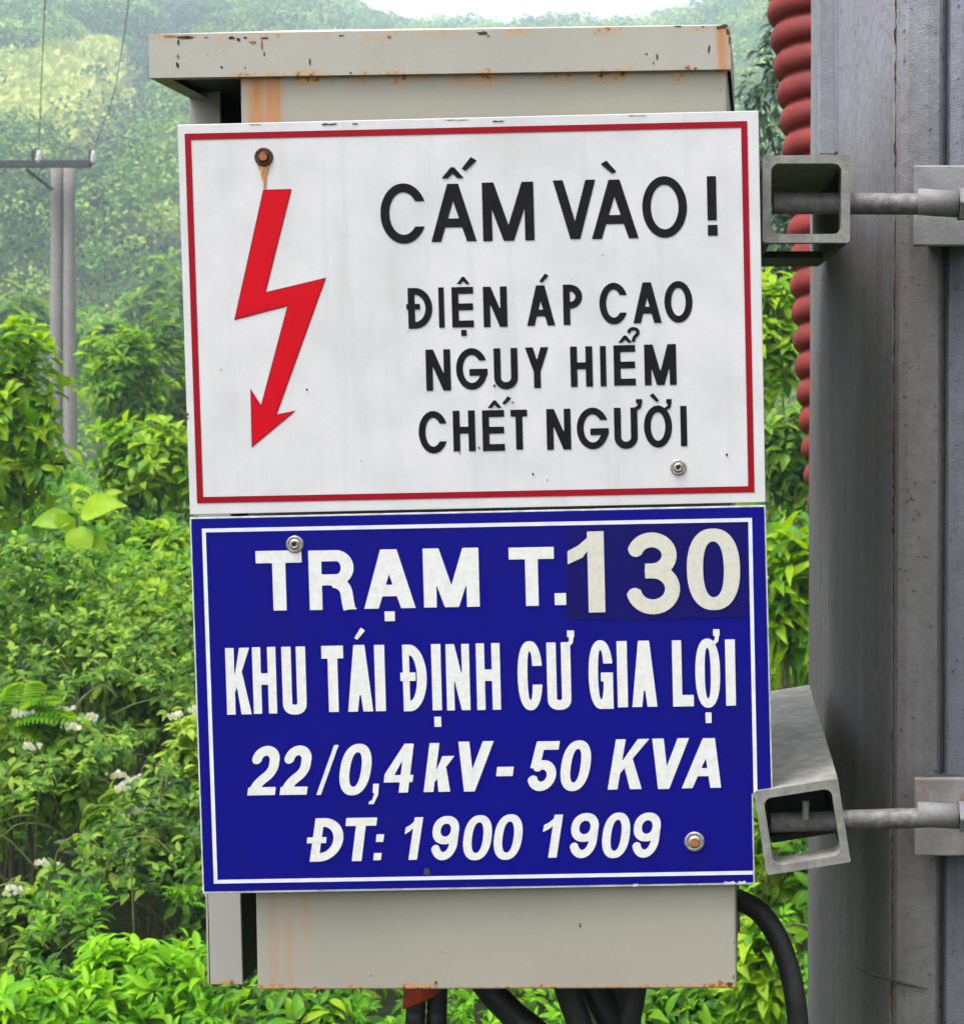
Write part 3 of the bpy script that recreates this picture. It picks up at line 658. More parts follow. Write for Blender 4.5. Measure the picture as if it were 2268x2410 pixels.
def seam(name, va, vb, wd, y, m, amp):
    """a thin jagged line following the mould seam of the pole, in pixels of height"""
    n_ = max(4, int((vb-va)/14)); L_, R_ = [], []
    for k in range(n_+1):
        z = ray(0, va+(vb-va)*k/n_, 1.3).z; x = .1250+.004*(z-CAMZ)+random.uniform(-amp, amp); q = wd*random.uniform(.35, 1.5)*(1 if 0 < k < n_ else .2)
        L_.append((x-q-pl.x, y-pl.y, z-pl.z)); R_.append((x+q-pl.x, y-pl.y, z-pl.z))
    m_ = len(L_); return mesh(name, L_+R_, [(k, k+1, m_+k+1, m_+k) for k in range(m_-1)], m, pole)
seam('seam_crack', -200, 2600, .00032, 1.2968, M_inner, .0004)
for (va, vb) in [(0, 28), (60, 125), (150, 200), (330, 400), (640, 760), (800, 905), (960, 1260), (1500, 1545), (1700, 1790), (1960, 2105), (2120, 2200), (2230, 2400)]: seam('rust_stain', va, vb, .0008, 1.2964, M_rustscrew, .0008)
for (u, v, D, dh, nm) in [(2150, 388, 1.262, 190, 'a'), (2152, 1832, 1.262, 184, 'b')]:
    a = ray(u, v, D)-pl; b = ray(2420, v+dh, D)-pl
    boxo('clamp_plate', (a.x, a.y, b.z), (b.x, a.y+.006, a.z), M_plate if nm == 'a' else M_plate2, pole, .0012)
    boxo('plate_flange', (a.x+.012, a.y+.0062, b.z+.002), (b.x-.01, 1.30-pl.y, a.z-.002), M_arm, pole, .0006)
vs, fs = tube([ray(2013, 2277, 1.345)-pl, ray(2060, 2298, 1.318)-pl, ray(2092, 2305, 1.298)-pl, ray(2120, 2313, 1.286)-pl, ray(2180, 2328, 1.2845)-pl], [.0004, .0011, .0009, .0011, .0003], 6)
mesh('scratch', vs, fs, M_arm, pole)

st = empty('steel_strip', loc=ray(1947, 362, 1.50), label='narrow pale steel strip standing against the upper left edge of the pole', cat='steel strip')
o = st.location
for nm, ua, ub, Da, Db in (('web', 1926, 1964, 1.50, 1.503), ('flange', 1964.6, 1972, 1.492, 1.515)):
    a, b = ray(ua, 362, Da), ray(ub, -400, Db); boxo(nm, (a.x-o.x, Da-o.y, 0), (b.x-o.x, Db-o.y, b.z-o.z), M_strip, st, .0008)

# ------------------------------------------------------------------ red corrugated conduit behind the pole
cd = empty('corrugated_conduit', loc=ray(1995, 1240, 1.82), label='red ribbed plastic conduit rising behind the grey pole', cat='conduit')
o = cd.location; D = 1.84; r0 = .0405; pitch = 64/F*D; seg = 48; per = 18
top = ray(1805, -300, D).z; bot = ray(1900, 1300, D).z; nz_ = int((top-bot)/pitch*per); vs = []; fs = []
for i in range(nz_+1):
    z = bot+(top-bot)*i/nz_; v = CY-(z-CAMZ)*F/D
    ctr = (1805+95*max(v, -300)/1100+8*math.sin(v/210.)-CX)/F*D+r0+.004
    for k in range(seg):
        th = 2*math.pi*k/seg; ph = (z/pitch-th/(2*math.pi)) % 1.0
        rr = r0-.003+.0088*max(0, math.sin(math.pi*ph**.78))**.62+noise.noise(Vector((z*9, th, 2)))*.0006
        vs.append((ctr+rr*math.cos(th)-o.x, D+rr*math.sin(th)-o.y, z-o.z))
for i in range(nz_):
    for k in range(seg): fs.append((i*seg+k, i*seg+(k+1) % seg, (i+1)*seg+(k+1) % seg, (i+1)*seg+k))
mesh('ribbed_pipe', vs, fs, M_conduit, cd, True)
sb = empty('strap_arm', loc=ray(1850, 616, 1.72), label='dark steel arm crossing the red conduit under the upper bracket', cat='steel arm')
a, b = ray(1740, 624, 1.72)-sb.location, ray(2000, 607, 1.72)-sb.location
boxo('flat_bar', (a.x, -.004, a.z), (b.x, .004, b.z), M_arm, sb, .0008)
ring_ = [Vector(((1935-1850)/F*1.72+.05*math.cos(t_), .125+.056*math.sin(t_), 0)) for t_ in [2*math.pi*k/28 for k in range(28)]]

# ------------------------------------------------------------------ black cables
def cable(pts, rpx, label, D, m=M_cable):
    P = [ray(*p) for p in pts]; o = P[0].copy(); vs, fs = tube(spline([p-o for p in P], 10), rpx/F*D, 16)
    c = mesh('power_cable', vs, fs, m, None, True, label=label, cat='cable', group='black cables under and beside the cabinet'); c.location = o; return c
cable([(1690, 2108, 1.30), (1742, 2121, 1.29), (1788, 2148, 1.285), (1828, 2205, 1.28), (1856, 2280, 1.275), (1872, 2360, 1.27), (1880, 2450, 1.27), (1884, 2550, 1.275), (1886, 2700, 1.28), (1886, 2900, 1.3)], 25, 'thick black cable looping out from behind the blue sign corner', 1.28)
cable([(980, 2300, 1.27), (978, 2380, 1.27), (976, 2460, 1.27), (970, 3000, 1.3)], 23, 'straight black cable hanging under the orange boot, left one', 1.27)
cable([(1029, 2300, 1.275), (1028, 2380, 1.275), (1027, 2460, 1.275), (1025, 3000, 1.3)], 24, 'straight black cable hanging under the orange boot, right one', 1.275)
cable([(1130, 2300, 1.30), (1165, 2345, 1.30), (1215, 2395, 1.30), (1290, 2460, 1.30), (1500, 2700, 1.33)], 32, 'black cable slanting down to the right under the cabinet door', 1.30)
cable([(1325, 2300, 1.27), (1345, 2360, 1.27), (1370, 2440, 1.27), (1450, 2800, 1.27)], 30, 'black cable leaning right, second from the slanting one', 1.27)
cable([(1380, 2300, 1.29), (1400, 2345, 1.29), (1435, 2410, 1.29), (1500, 2520, 1.29), (1600, 2800, 1.3)], 26, 'black cable in the middle of the crossing cables', 1.29)
cable([(1440, 2310, 1.315), (1452, 2360, 1.315), (1458, 2420, 1.315), (1470, 2800, 1.32)], 27, 'black cable behind the middle crossing cable', 1.315)
cable([(1500, 2300, 1.265), (1490, 2360, 1.265), (1478, 2440, 1.265), (1440, 2800, 1.265)], 26, 'rightmost black cable under the cabinet leaning left', 1.265)
ob = empty('orange_boot', loc=ray(1000, 2328, 1.27), label='orange rubber boot where two black cables enter the cabinet bottom', cat='cable boot')
o = ob.location; vs = []; fs = []
prof2 = [(.0125, .004), (.0122, -.003), (.0105, -.008), (.0092, -.0115), (.0070, -.0125)]
for i, (rr, z) in enumerate(prof2):
    for k in range(24):
        a = 2*math.pi*k/24; skew = (.5-.5*math.cos(a-math.pi*.98))*.004*i/2
        vs.append((rr*1.0*math.cos(a)-.0018*i, rr*.8*math.sin(a)-.003, z+skew))
for i in range(4):
    for k in range(24): fs.append((i*24+k, i*24+(k+1) % 24, (i+1)*24+(k+1) % 24, (i+1)*24+k))
mesh('boot', vs, fs, M_orange, ob, True)

# ------------------------------------------------------------------ terrain
def eprof(t):                          # skyline elevation (tangent) against bearing x/y
    return np.interp(t, [-.8, -.40, -.30, -.26, -.225, -.20, -.178, -.16, -.12, -.10, -.071, -.05, -.0244, -.0067, .011, .04, .1, .3, .8],
                        [.25, .262, .254, .250, .238, .216, .207, .2005, .2005, .1995, .2035, .2015, .203, .209, .217, .236, .26, .25, .2])
def ss(x, a, b):
    q = np.clip((x-a)/(b-a), 0, 1); return q*q*(3-2*q)
RIDGE = 320.0
def vnoise(x, y, sc_, seed=0):
    out = np.zeros_like(x); amp = 1
    for o in range(4):
        f_ = sc_*2**o; p = seed*1.7+o*2.3
        out += amp*(np.sin(x*f_+p+1.3*np.sin(y*f_*.7+p))*np.cos(y*f_*1.1-p+1.1*np.sin(x*f_*.8))); amp *= .5
    return out/1.6
def ravine(y): return np.interp(y, [105, 150, 215, 300], [-.330, -.304, -.280, -.300])
def gz(x, y):
    x = np.asarray(x, float); y = np.asarray(y, float)
    yy = np.maximum(y, 1); t = np.clip(x/np.maximum(y, 30), -.8, .8)
    low = .25*ss(y, 10, 30)+.9*ss(y, 22, 50)+3.0*ss(y, 45, 95)
    ridge = RIDGE*eprof(t)
    q = np.clip((y-60)/(RIDGE-60), 0, 1); hill = ridge*(q**1.15)
    hill *= np.where(y > RIDGE, np.maximum(.35, 1-((y-RIDGE)/260)**2*.6), 1)
    # a ravine slants down the left slope
    hill = hill-9*ss(y, 90, 150)*(1-ss(y, 260, 320))*np.exp(-((x/yy-ravine(y))/.014)**2)
    hill = hill+1.7*vnoise(x, y, .17, 2)*ss(y, 80, 160)*(1-ss(y, RIDGE-60, RIDGE))
    return low+hill+.05*vnoise(x, y, .5, 1)*ss(y, -5, 5)
xs = np.concatenate([np.arange(-460, -130, 9), np.arange(-130, 60, 2.2), np.arange(60, 460, 9)])
ys = np.concatenate([np.arange(-60, 0, 8), np.arange(0, 40, 1.2), np.arange(40, 330, 3.5), np.arange(330, 760, 16)])
XX, YY = np.meshgrid(xs, ys); ZZ = gz(XX, YY); nxg, nyg = len(xs), len(ys)
V_ = np.stack([XX, YY, ZZ], -1).reshape(-1, 3)
def gridfaces(nx, ny):
    i = np.arange(nx*ny).reshape(ny, nx); return np.stack([i[:-1, :-1], i[:-1, 1:], i[1:, 1:], i[1:, :-1]], -1).reshape(-1, 4)
gme = bpy.data.meshes.new('ground'); gme.from_pydata(V_.tolist(), [], gridfaces(nxg, nyg).tolist()); gme.update()
gme.polygons.foreach_set('use_smooth', [True]*len(gme.polygons))
g_ = link('ground', gme, M_ground, None, kind='structure'); gme.materials.append(M_grass)
def clearing(x, y, ext=0):                    # the grassy slope high on the left
    t = x/np.maximum(y, 1); u = CX+F*t; v = CY-F*(gz(x, y)-CAMZ)/np.maximum(y, 1)
    edge = 18*np.sin(u*.021)+12*np.sin(u*.05+1)
    return (v > 128+edge-.12*u) & (v < 285+ext+edge+.04*u) & (u < 290+.08*(v-100)+8*np.sin(v*.09)) & (y > 100) & (y < RIDGE)
P_ = np.array([f.center[:] for f in gme.polygons]); mi = clearing(P_[:, 0], P_[:, 1]).astype(int)
gme.polygons.foreach_set('material_index', mi.tolist())

# ------------------------------------------------------------------ foliage builders
TEMPL_F = np.array([[0, 0, 0], [0, .40, .0], [-.5, .38, .10], [.5, .38, .10], [0, .74, -.03], [-.36, .72, .05], [.36, .72, .05], [0, 1, -.12]])
TF_F = np.array([[0, 1, 2], [0, 3, 1], [1, 4, 5], [1, 5, 2], [1, 3, 6], [1, 6, 4], [4, 7, 5], [4, 6, 7]])
def make_template(st=((.2, .40, .06), (.5, .52, .10), (.8, .30, .07))):
    V = [[0, 0, 0]]; Fc = []
    for t_, w_, h_ in st: V += [[-w_, t_, h_], [0, t_, -.02], [w_, t_, h_]]
    V.append([0, 1, -.10]); e = len(V)-1
    Fc += [[0, 2, 1], [0, 3, 2]]
    for i in range(len(st)-1):
        a = 1+3*i; Fc += [[a, a+1, a+4], [a, a+4, a+3], [a+1, a+2, a+5], [a+1, a+5, a+4]]
    a = e-3; Fc += [[a, a+1, e], [a+1, a+2, e]]
    return np.array(V), np.array(Fc)
TEMPL, TF = make_template()
TEMPL_B, TF_B = make_template(((.06, .20, .03), (.16, .38, .06), (.3, .50, .08), (.46, .53, .10), (.62, .46, .09), (.76, .33, .07), (.88, .18, .04)))
QT = np.array([[-.5, 0, 0], [.5, 0, 0], [.42, 1, -.1], [-.42, 1, -.1]]); QF = np.array([[0, 1, 2], [0, 2, 3]])
def unit(a): return a/np.maximum(np.linalg.norm(a, axis=-1, keepdims=True), 1e-9)
def leafverts(pos, d, up, L, wr, templ=TEMPL, droop=None):
    d = unit(d); s = unit(np.cross(d, up)); n_ = np.cross(s, d)
    T = np.broadcast_to(templ, (len(pos),)+templ.shape).copy()
    if droop is not None: T[:, :, 2] -= droop[:, None]*T[:, :, 1]**2
    return pos[:, None]+(s[:, None]*T[..., 0:1]*(L*wr)[:, None, None]+d[:, None]*T[..., 1:2]*L[:, None, None]+n_[:, None]*T[..., 2:3]*L[:, None, None])
def meshnp(name, Vs, faces, tint, m, parent=None, **k):
    """Vs (n, k, 3) with the same small face list for each"""
    n, kk = Vs.shape[:2]; nf = len(faces)
    me = bpy.data.meshes.new(name); me.vertices.add(n*kk); me.vertices.foreach_set('co', Vs.reshape(-1).astype(np.float32))
    F_ = (faces[None]+(np.arange(n)*kk)[:, None, None]).reshape(-1, 3)
    me.loops.add(F_.size); me.loops.foreach_set('vertex_index', F_.reshape(-1).astype(np.int32))
    me.polygons.add(len(F_)); me.polygons.foreach_set('loop_start', np.arange(0, F_.size, 3, dtype=np.int32))
    me.polygons.foreach_set('use_smooth', np.ones(len(F_), bool)) if kk > 4 else None
    me.update(calc_edges=True)
    a = me.attributes.new('tint', 'FLOAT', 'POINT'); a.data.foreach_set('value', np.repeat(np.clip(tint, 0, 1), kk).astype(np.float32))
    return link(name, me, m, parent, **k)
def rosettes(P, axis, nl, L, wr, spread=1.0, jitter=.35, tint=None):
    """nl leaves round every twig tip P (axis: twig direction)"""
    n = len(P); ax = unit(axis); ref = np.tile([[.3, .2, 1.]], (n, 1)); a1 = unit(np.cross(ax, ref)); a2 = np.cross(ax, a1)
    k = np.tile(np.arange(nl), n); i = np.repeat(np.arange(n), nl); N_ = len(i)
    th = k*2.399+rng.uniform(0, 6.28, n)[i]; el = rng.uniform(.15, .8, N_)
    d = (a1[i]*np.cos(th)[:, None]+a2[i]*np.sin(th)[:, None])*spread+ax[i]*el[:, None]+rng.normal(0, jitter, (N_, 3))*.5
    LL = (L if np.ndim(L) else np.full(n, L))[i]*rng.uniform(.55, 1.25, N_)
    pos = P[i]-ax[i]*(rng.uniform(0, .9, N_)*LL)[:, None]+unit(d)*(LL*.15)[:, None]
    up = ax[i]*.7+np.array([0, -.35, .9])+rng.normal(0, .3, (N_, 3))
    tt = (tint[i] if tint is not None else .5)+rng.normal(0, .24, N_)+(rng.uniform(0, 1, N_) < .04)*.5
    return pos, d, up, LL, wr*rng.uniform(.8, 1.2, N_), tt

def tips(c, rad, n, low=-.35):
    """twig tips over and inside a lumpy crown"""
    c = np.array(c, float); rad = np.array(rad, float); d = unit(rng.normal(0, 1, (n*2, 3))); d = d[d[:, 2] > low][:n]
    ph = rng.uniform(0, 6.28, 4); lump = 1+.18*np.sin(d[:, 0]*5+ph[0])*np.cos(d[:, 2]*4+ph[1])+.14*np.sin(d[:, 1]*7+d[:, 0]*6+ph[2])
    r = rng.uniform(.25, 1, len(d))**.35*lump
    r *= 1+(rng.uniform(0, 1, len(d)) < .16)*rng.uniform(.1, .5, len(d))*(d[:, 2] > -.2)
    return c+d*rad*r[:, None], d*np.array([1, 1, .8])+np.array([0, 0, .45]), r

def plant(name, label, cat, u, v, Y, ru, rv, L, wr, n, nl, mat, group=None, tint=.5, parts=24, spread=1.0, flowers=0, stems=5, low=-.95, depth=.8):
    """crown centred on the ray (u, v) at Y metres, radii in photo pixels; stands on the ground"""
    L *= .80; n = int(n*1.45); parts = int(parts*1.3)
    c = ray(u, v, Y); k = Y/F; base = (c.x, c.y, float(gz(c.x, c.y))); rx, rz = ru*k, rv*k
    t = empty(name, loc=base, label=label, cat=cat, group=group); b = np.array(base)
    P, A, r = tips(np.array(c), (rx, rx*depth, rz), n, low)
    keep = P[:, 2] > gz(P[:, 0], P[:, 1])+.03; P, A, r = P[keep], A[keep], r[keep]
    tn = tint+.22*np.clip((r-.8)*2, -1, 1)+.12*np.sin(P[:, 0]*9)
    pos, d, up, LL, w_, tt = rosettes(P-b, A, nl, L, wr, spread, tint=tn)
    dr = rng.uniform(.05, .45, len(pos)); VV = leafverts(pos, d, up, LL, w_, droop=dr)
    front = np.argsort(pos[:, 1]-.5*pos[:, 2]-LL*3)[:max(parts*3, 1)]; sel = rng.permutation(front)[:parts]
    mask = np.ones(len(pos), bool); mask[sel] = False
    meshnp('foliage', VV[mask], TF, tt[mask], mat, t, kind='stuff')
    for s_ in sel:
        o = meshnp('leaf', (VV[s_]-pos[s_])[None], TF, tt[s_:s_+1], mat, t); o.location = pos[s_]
    vs, fs = [], []
    for j in range(stems):
        e = P[rng.integers(len(P))]-b; mid = e*.5+np.array([rng.normal(0, .05*rx), rng.normal(0, .05*rx), .15*rz])
        q, f_ = tube([(rng.normal(0, .03), rng.normal(0, .03), -.05), mid, e], [L*.12, L*.09, L*.04], 6); o = len(vs); vs += q; fs += [tuple(i+o for i in ff) for ff in f_]
        mesh('stem', q, f_, M_stem, t)
    if flowers:
        idx = np.argsort(-P[:, 2]+.6*P[:, 1])[:flowers*3]; idx = rng.permutation(idx)[:flowers]
        for i in idx: flower_tuft(P[i]-b+np.array([0, -.02, .03]), L*.8, t)
    return t
def flower_tuft(p, size, parent):
    n = 17; q = unit(rng.normal(0, 1, (n, 3)))*rng.uniform(.3, 1, (n, 1))*np.array([size*.7, size*.6, size*.3])
    VV = leafverts(q, unit(q+np.array([0, 0, size])), np.tile([[.1, .9, .3]], (n, 1)), rng.uniform(.008, .016, n), rng.uniform(.7, 1.1, n))
    o = meshnp('flower_head', VV, TF, rng.uniform(0, 1, n), M_flower, parent); o.location = p

# ---- undergrowth: one mass of leafy twigs from the feet of the cabinet back to the hill
def scatter(uvals, yvals, hfun, layers):
    x = (uvals-CX)/F*yvals; g = gz(x, yvals); h = hfun(uvals, yvals); z = g+h*layers
    return np.stack([x, yvals, z], 1)
def height(u, y):
    prof_ = np.interp(y, [2.6, 3.6, 4.6, 6, 8, 12, 18, 26, 34, 45], [.30, .48, .85, 1.12, 1.38, 1.38, 1.25, 1.0, 1.9, 3.0])
    x = (u-CX)/F*y; return np.maximum(.15, prof_*(1+.22*vnoise(x, y, 1.6, 4)+.16*vnoise(x, y, 5.0, 6)))
def mass(name, n, ya, yb, L, wr, nl, mat, tint, ua, ub, pw=1.0, kindname=None, spread=1.0, gap=0., tp=None, tf=None):
    u = rng.uniform(ua, ub, n); y = ya+(yb-ya)*rng.uniform(0, 1, n)**pw; lay = rng.uniform(.0, 1, n)**.45
    P = scatter(u, y, height, lay)
    pu, pv = CX+F*P[:, 0]/P[:, 1], CY-F*(P[:, 2]-CAMZ)/P[:, 1]
    for hu, hv_, hru, hrv in ((325, 2160, 110, 75), (265, 1650, 120, 60), (430, 1690, 60, 40), (30, 2050, 60, 40)): P = P[((pu-hu)/hru)**2+((pv-hv_)/hrv)**2 > 1] if len(P) == len(pu) else P; pu, pv = CX+F*P[:, 0]/P[:, 1], CY-F*(P[:, 2]-CAMZ)/P[:, 1]
    if gap: P = P[vnoise(P[:, 0], P[:, 2], 3.4, 9) < gap]
    A = np.stack([rng.normal(0, .35, len(P)), rng.normal(-.45, .35, len(P)), np.full(len(P), .8)], 1)
    tn = tint+.30*vnoise(P[:, 0], P[:, 2]*1.5, 2.6, 3)+.15*vnoise(P[:, 0], P[:, 2], 9, 5)
    pos, d, up, LL, w_, tt = rosettes(P, A, nl, L, wr, spread, tint=tn)
    tp, tf = (TEMPL_F, TF_F) if yb > 20 else (TEMPL, TF)
    return meshnp(name, leafverts(pos, d, up, LL, w_, tp, droop=rng.uniform(.05, .5, len(pos))), tf, tt, mat, None, kind='stuff')
tag(mass('weeds', 1300, 2.9, 4.3, .034, .34, 9, L_weed, .42, 60, 2350), 'bright green weeds along the bottom of the bank', 'weeds')
tag(mass('undergrowth', 4200, 4.3, 6.3, .030, .48, 7, L_grey, .45, -250, 700, gap=.28), 'tangled grey green undergrowth of small pointed leaves', 'undergrowth')
tag(mass('undergrowth', 2600, 5.9, 7.6, .042, .50, 7, L_bright, .42, -250, 700, gap=.35), 'brighter leafy undergrowth above the tangled grey green one', 'undergrowth')
tag(mass('undergrowth', 1100, 4.3, 7.5, .055, .46, 7, L_bright, .4, 1560, 2150, gap=.7), 'bright leafy undergrowth between the signs and the grey pole', 'undergrowth')
tag(mass('undergrowth', 3000, 7.2, 15, .070, .50, 7, L_bright, .45, -250, 720, gap=.65), 'mid green bushy undergrowth farther up the bank', 'undergrowth')
tag(mass('undergrowth', 900, 7.0, 15, .085, .50, 7, L_bright, .45, 1500, 2200), 'lush bright undergrowth behind the red conduit', 'undergrowth')
tag(mass('undergrowth', 900, 4.5, 14, .085, .50, 6, L_mid, .45, 700, 1560), 'leafy undergrowth behind the cabinet', 'undergrowth')
tag(mass('undergrowth', 900, 4.5, 15, .075, .5, 6, L_mid, .45, -1000, -240), 'leafy undergrowth left of the broad leaved shrub', 'undergrowth')
tag(mass('undergrowth', 2600, 15, 45, .17, .5, 6, L_mid, .55, -250, 2250), 'hazy green scrub at the foot of the hill', 'undergrowth')

# ---- single plants one can point to
GS = 'leafy shrubs on the bank left of the signs'
plant('shrub', 'bright broad leaved shrub at the left edge in front of the twin concrete poles', 'shrub', 25, 1010, 7.2, 115, 250, .088, .50, 150, 6, L_bright, GS, .6, 60)
plant('shrub', 'pale hazy green shrub just right of the twin concrete poles', 'shrub', 290, 900, 17, 90, 120, .13, .42, 140, 7, L_bright, GS, .55, 30)
plant('shrub', 'feathery dark green shrub beside the upper left edge of the white sign', 'shrub', 395, 900, 20, 80, 170, .14, .25, 150, 7, L_mid, GS, .45, 20)
plant('shrub', 'sunlit yellow green shrub touching the lower left corner of the white sign', 'shrub', 350, 1085, 9.5, 130, 95, .085, .50, 150, 7, L_bright, GS, .65, 60)
plant('shrub', 'low bright shrub at the foot of the twin concrete poles', 'shrub', 150, 1270, 8.2, 150, 75, .085, .52, 130, 7, L_bright, GS, .5, 50)
plant('shrub', 'lime green shrub left of the top corner of the blue sign', 'shrub', 365, 1330, 7.2, 95, 100, .075, .5, 110, 7, L_bright, GS, .55, 50)
plant('shrub', 'dark rounded shrub at the left edge under the broad leaved one', 'shrub', 40, 1420, 6.8, 120, 110, .08, .55, 90, 7, L_mid, GS, .4, 50)
plant('shrub', 'grey green climbing shrub beside the middle of the blue sign', 'shrub', 330, 1600, 6.0, 120, 110, .06, .55, 110, 7, L_grey, GS, .55, 50)
GW = 'weedy bushes with small white flower heads'
plant('flowering_weed', 'flowering weed at the left edge with white tufts and long drooping leaves', 'flowering weed', 110, 1800, 5.0, 130, 110, .065, .42, 100, 7, L_grey, GW, .6, 60, flowers=5)
plant('flowering_weed', 'flowering weed with white heads beside the lower left part of the blue sign', 'flowering weed', 330, 1960, 4.8, 130, 90, .055, .48, 130, 7, L_grey, GW, .7, 60, flowers=6)
plant('flowering_weed', 'flowering weed near the lower left corner of the photo with one white head', 'flowering weed', 80, 2190, 4.5, 140, 100, .055, .5, 120, 7, L_grey, GW, .6, 60, flowers=3)
plant('flowering_weed', 'small yellowish weed between the blue sign edge and the dark hollow', 'flowering weed', 440, 1800, 4.9, 60, 90, .05, .5, 60, 7, L_grey, GW, .75, 40, flowers=2)
GB = 'fresh green serrated weeds along the bottom'
plant('weed', 'fresh bright green weed left of the foot of the narrow cabinet flange', 'weed', 330, 2320, 3.9, 150, 95, .055, .34, 120, 9, L_weed, GB, .6, 80, spread=1.2)
plant('weed', 'fresh bright green weed in the lower left corner', 'weed', 90, 2390, 3.8, 140, 70, .055, .36, 80, 9, L_weed, GB, .5, 60, spread=1.2)
plant('weed', 'darker leafy weed below the left end of the cabinet door', 'weed', 660, 2420, 3.7, 170, 80, .06, .38, 90, 9, L_bright, GB, .35, 50, spread=1.2)
plant('weed', 'leafy green weed between the crossing cables and the looping cable', 'weed', 1640, 2420, 3.7, 160, 90, .06, .40, 100, 8, L_bright, GB, .4, 60, spread=1.2)
plant('weed', 'upright weed with oval leaves inside the loop of the black cable', 'weed', 1790, 2300, 3.6, 70, 150, .055, .45, 50, 7, L_bright, GB, .55, 50)
GR = 'plants in the gap between the signs and the grey pole'
plant('shrub', 'lime green shrub beside the right edge of the white sign', 'shrub', 1830, 790, 9.0, 110, 130, .10, .48, 110, 7, L_bright, GR, .75, 60)
plant('shrub', 'dark green shrub beside the lower right corner of the white sign', 'shrub', 1850, 1080, 8.0, 90, 120, .085, .50, 60, 7, L_mid, GR, .45, 40)
plant('shrub', 'long leaved bright plant right of the upper half of the blue sign', 'shrub', 1860, 1400, 5.6, 90, 170, .13, .30, 42, 7, L_bright, GR, .6, 70)
plant('shrub', 'small leaved green shrub seen through and below the lower bracket', 'shrub', 1850, 1980, 5.0, 110, 180, .055, .5, 100, 7, L_bright, GR, .6, 60)
# a broad leaved seedling, a frond, dead twigs and small blossoms
def frond(parent, p0, d, L, n=15, m=None):
    d = np.array(d, float); d /= np.linalg.norm(d); s_ = np.cross(d, [0, 0, 1]); s_ /= np.linalg.norm(s_); P = []; D = []; LL = []
    for i in range(n):
        t_ = (i+1)/n; c = np.array(p0)+d*L*t_+np.array([0, 0, .22*L*math.sin(t_*2.6)-.18*L*t_*t_])
        for sg in (-1, 1): P.append(c); D.append(s_*sg+d*.45+np.array([0, 0, -.35])); LL.append(L*.42*math.sin(math.pi*min(.97, .12+t_*.8))+.01)
    P, D, LL = np.array(P), np.array(D), np.array(LL)
    o = meshnp('frond', leafverts(P-P[0], D, np.tile([[0, -.4, 1.]], (len(P), 1)), LL, np.full(len(P), .26)), TF, rng.uniform(.45, .9, len(P)), m or L_bright, parent); o.location = P[0]
def basis(u, v, Y, name, label, cat, group=None):
    c = ray(u, v, Y); g = float(gz(c.x, c.y)); t = empty(name, loc=(c.x, c.y, g), label=label, cat=cat, group=group); return t, np.array([0, 0, c.z-g])
t_, c_ = basis(20, 1690, 5.0, 'fern', 'feathery bright green fern with drooping fronds at the left edge', 'fern', GS)
for dx, dz, L_ in ((1, .15, .19), (.8, .5, .15), (-.6, .3, .18), (.9, -.25, .16), (.3, .6, .13)): frond(t_, c_+np.array([rng.uniform(-.02, .02), 0, rng.uniform(-.02, .03)]), (dx, -.35, dz), L_)
vs, fs = tube([(0, 0, -.05), (.01, 0, c_[2]*.5), tuple(c_)], [.008, .006, .004], 6); mesh('stem', vs, fs, M_stem, t_)
t_, c_ = basis(180, 1210, 6.3, 'seedling', 'seedling with a few very large yellow green leaves below the twin pole', 'plant', GS)
for k, (dx, dz, L_, tn) in enumerate(((.75, .35, .15, .95), (-.8, .1, .12, .8), (.2, -.5, .13, .9), (-.3, .5, .09, .85), (.9, -.2, .10, .8), (-.6, -.4, .11, .7))):
    P1 = c_+np.array([dx*.02, 0, -.02*k]); o = meshnp('leaf', leafverts(np.zeros((1, 3)), np.array([[dx, -.4, dz]]), np.array([[.1, -.8, .6]]), np.array([L_]), np.array([.66]), TEMPL_B, droop=np.array([.35])), TF_B, np.array([tn]), L_bright, t_); o.location = P1
vs, fs = tube([(0, 0, -.05), (.02, 0, c_[2]*.5), tuple(c_)], [.009, .007, .004], 6); mesh('stem', vs, fs, M_stem, t_)
t_, c_ = basis(350, 2200, 4.7, 'dead_bush', 'bare brown twigs in the dark hollow below the blue sign corner', 'dead bush')
for k in range(9):
    a = np.array([rng.uniform(-.10, .0), rng.uniform(0, .3), -c_[2]*0+c_[2]-.12+rng.uniform(0, .12)]); b = a+np.array([rng.uniform(.06, .16), rng.uniform(-.1, .1), rng.uniform(-.10, .02)]); a = a+np.array([0, 0, .12])
    vs, fs = tube([a, (a+b)/2+rng.normal(0, .012, 3), b], [.0022, .0018, .001], 5); mesh('twig', vs, fs, M_bark, t_)
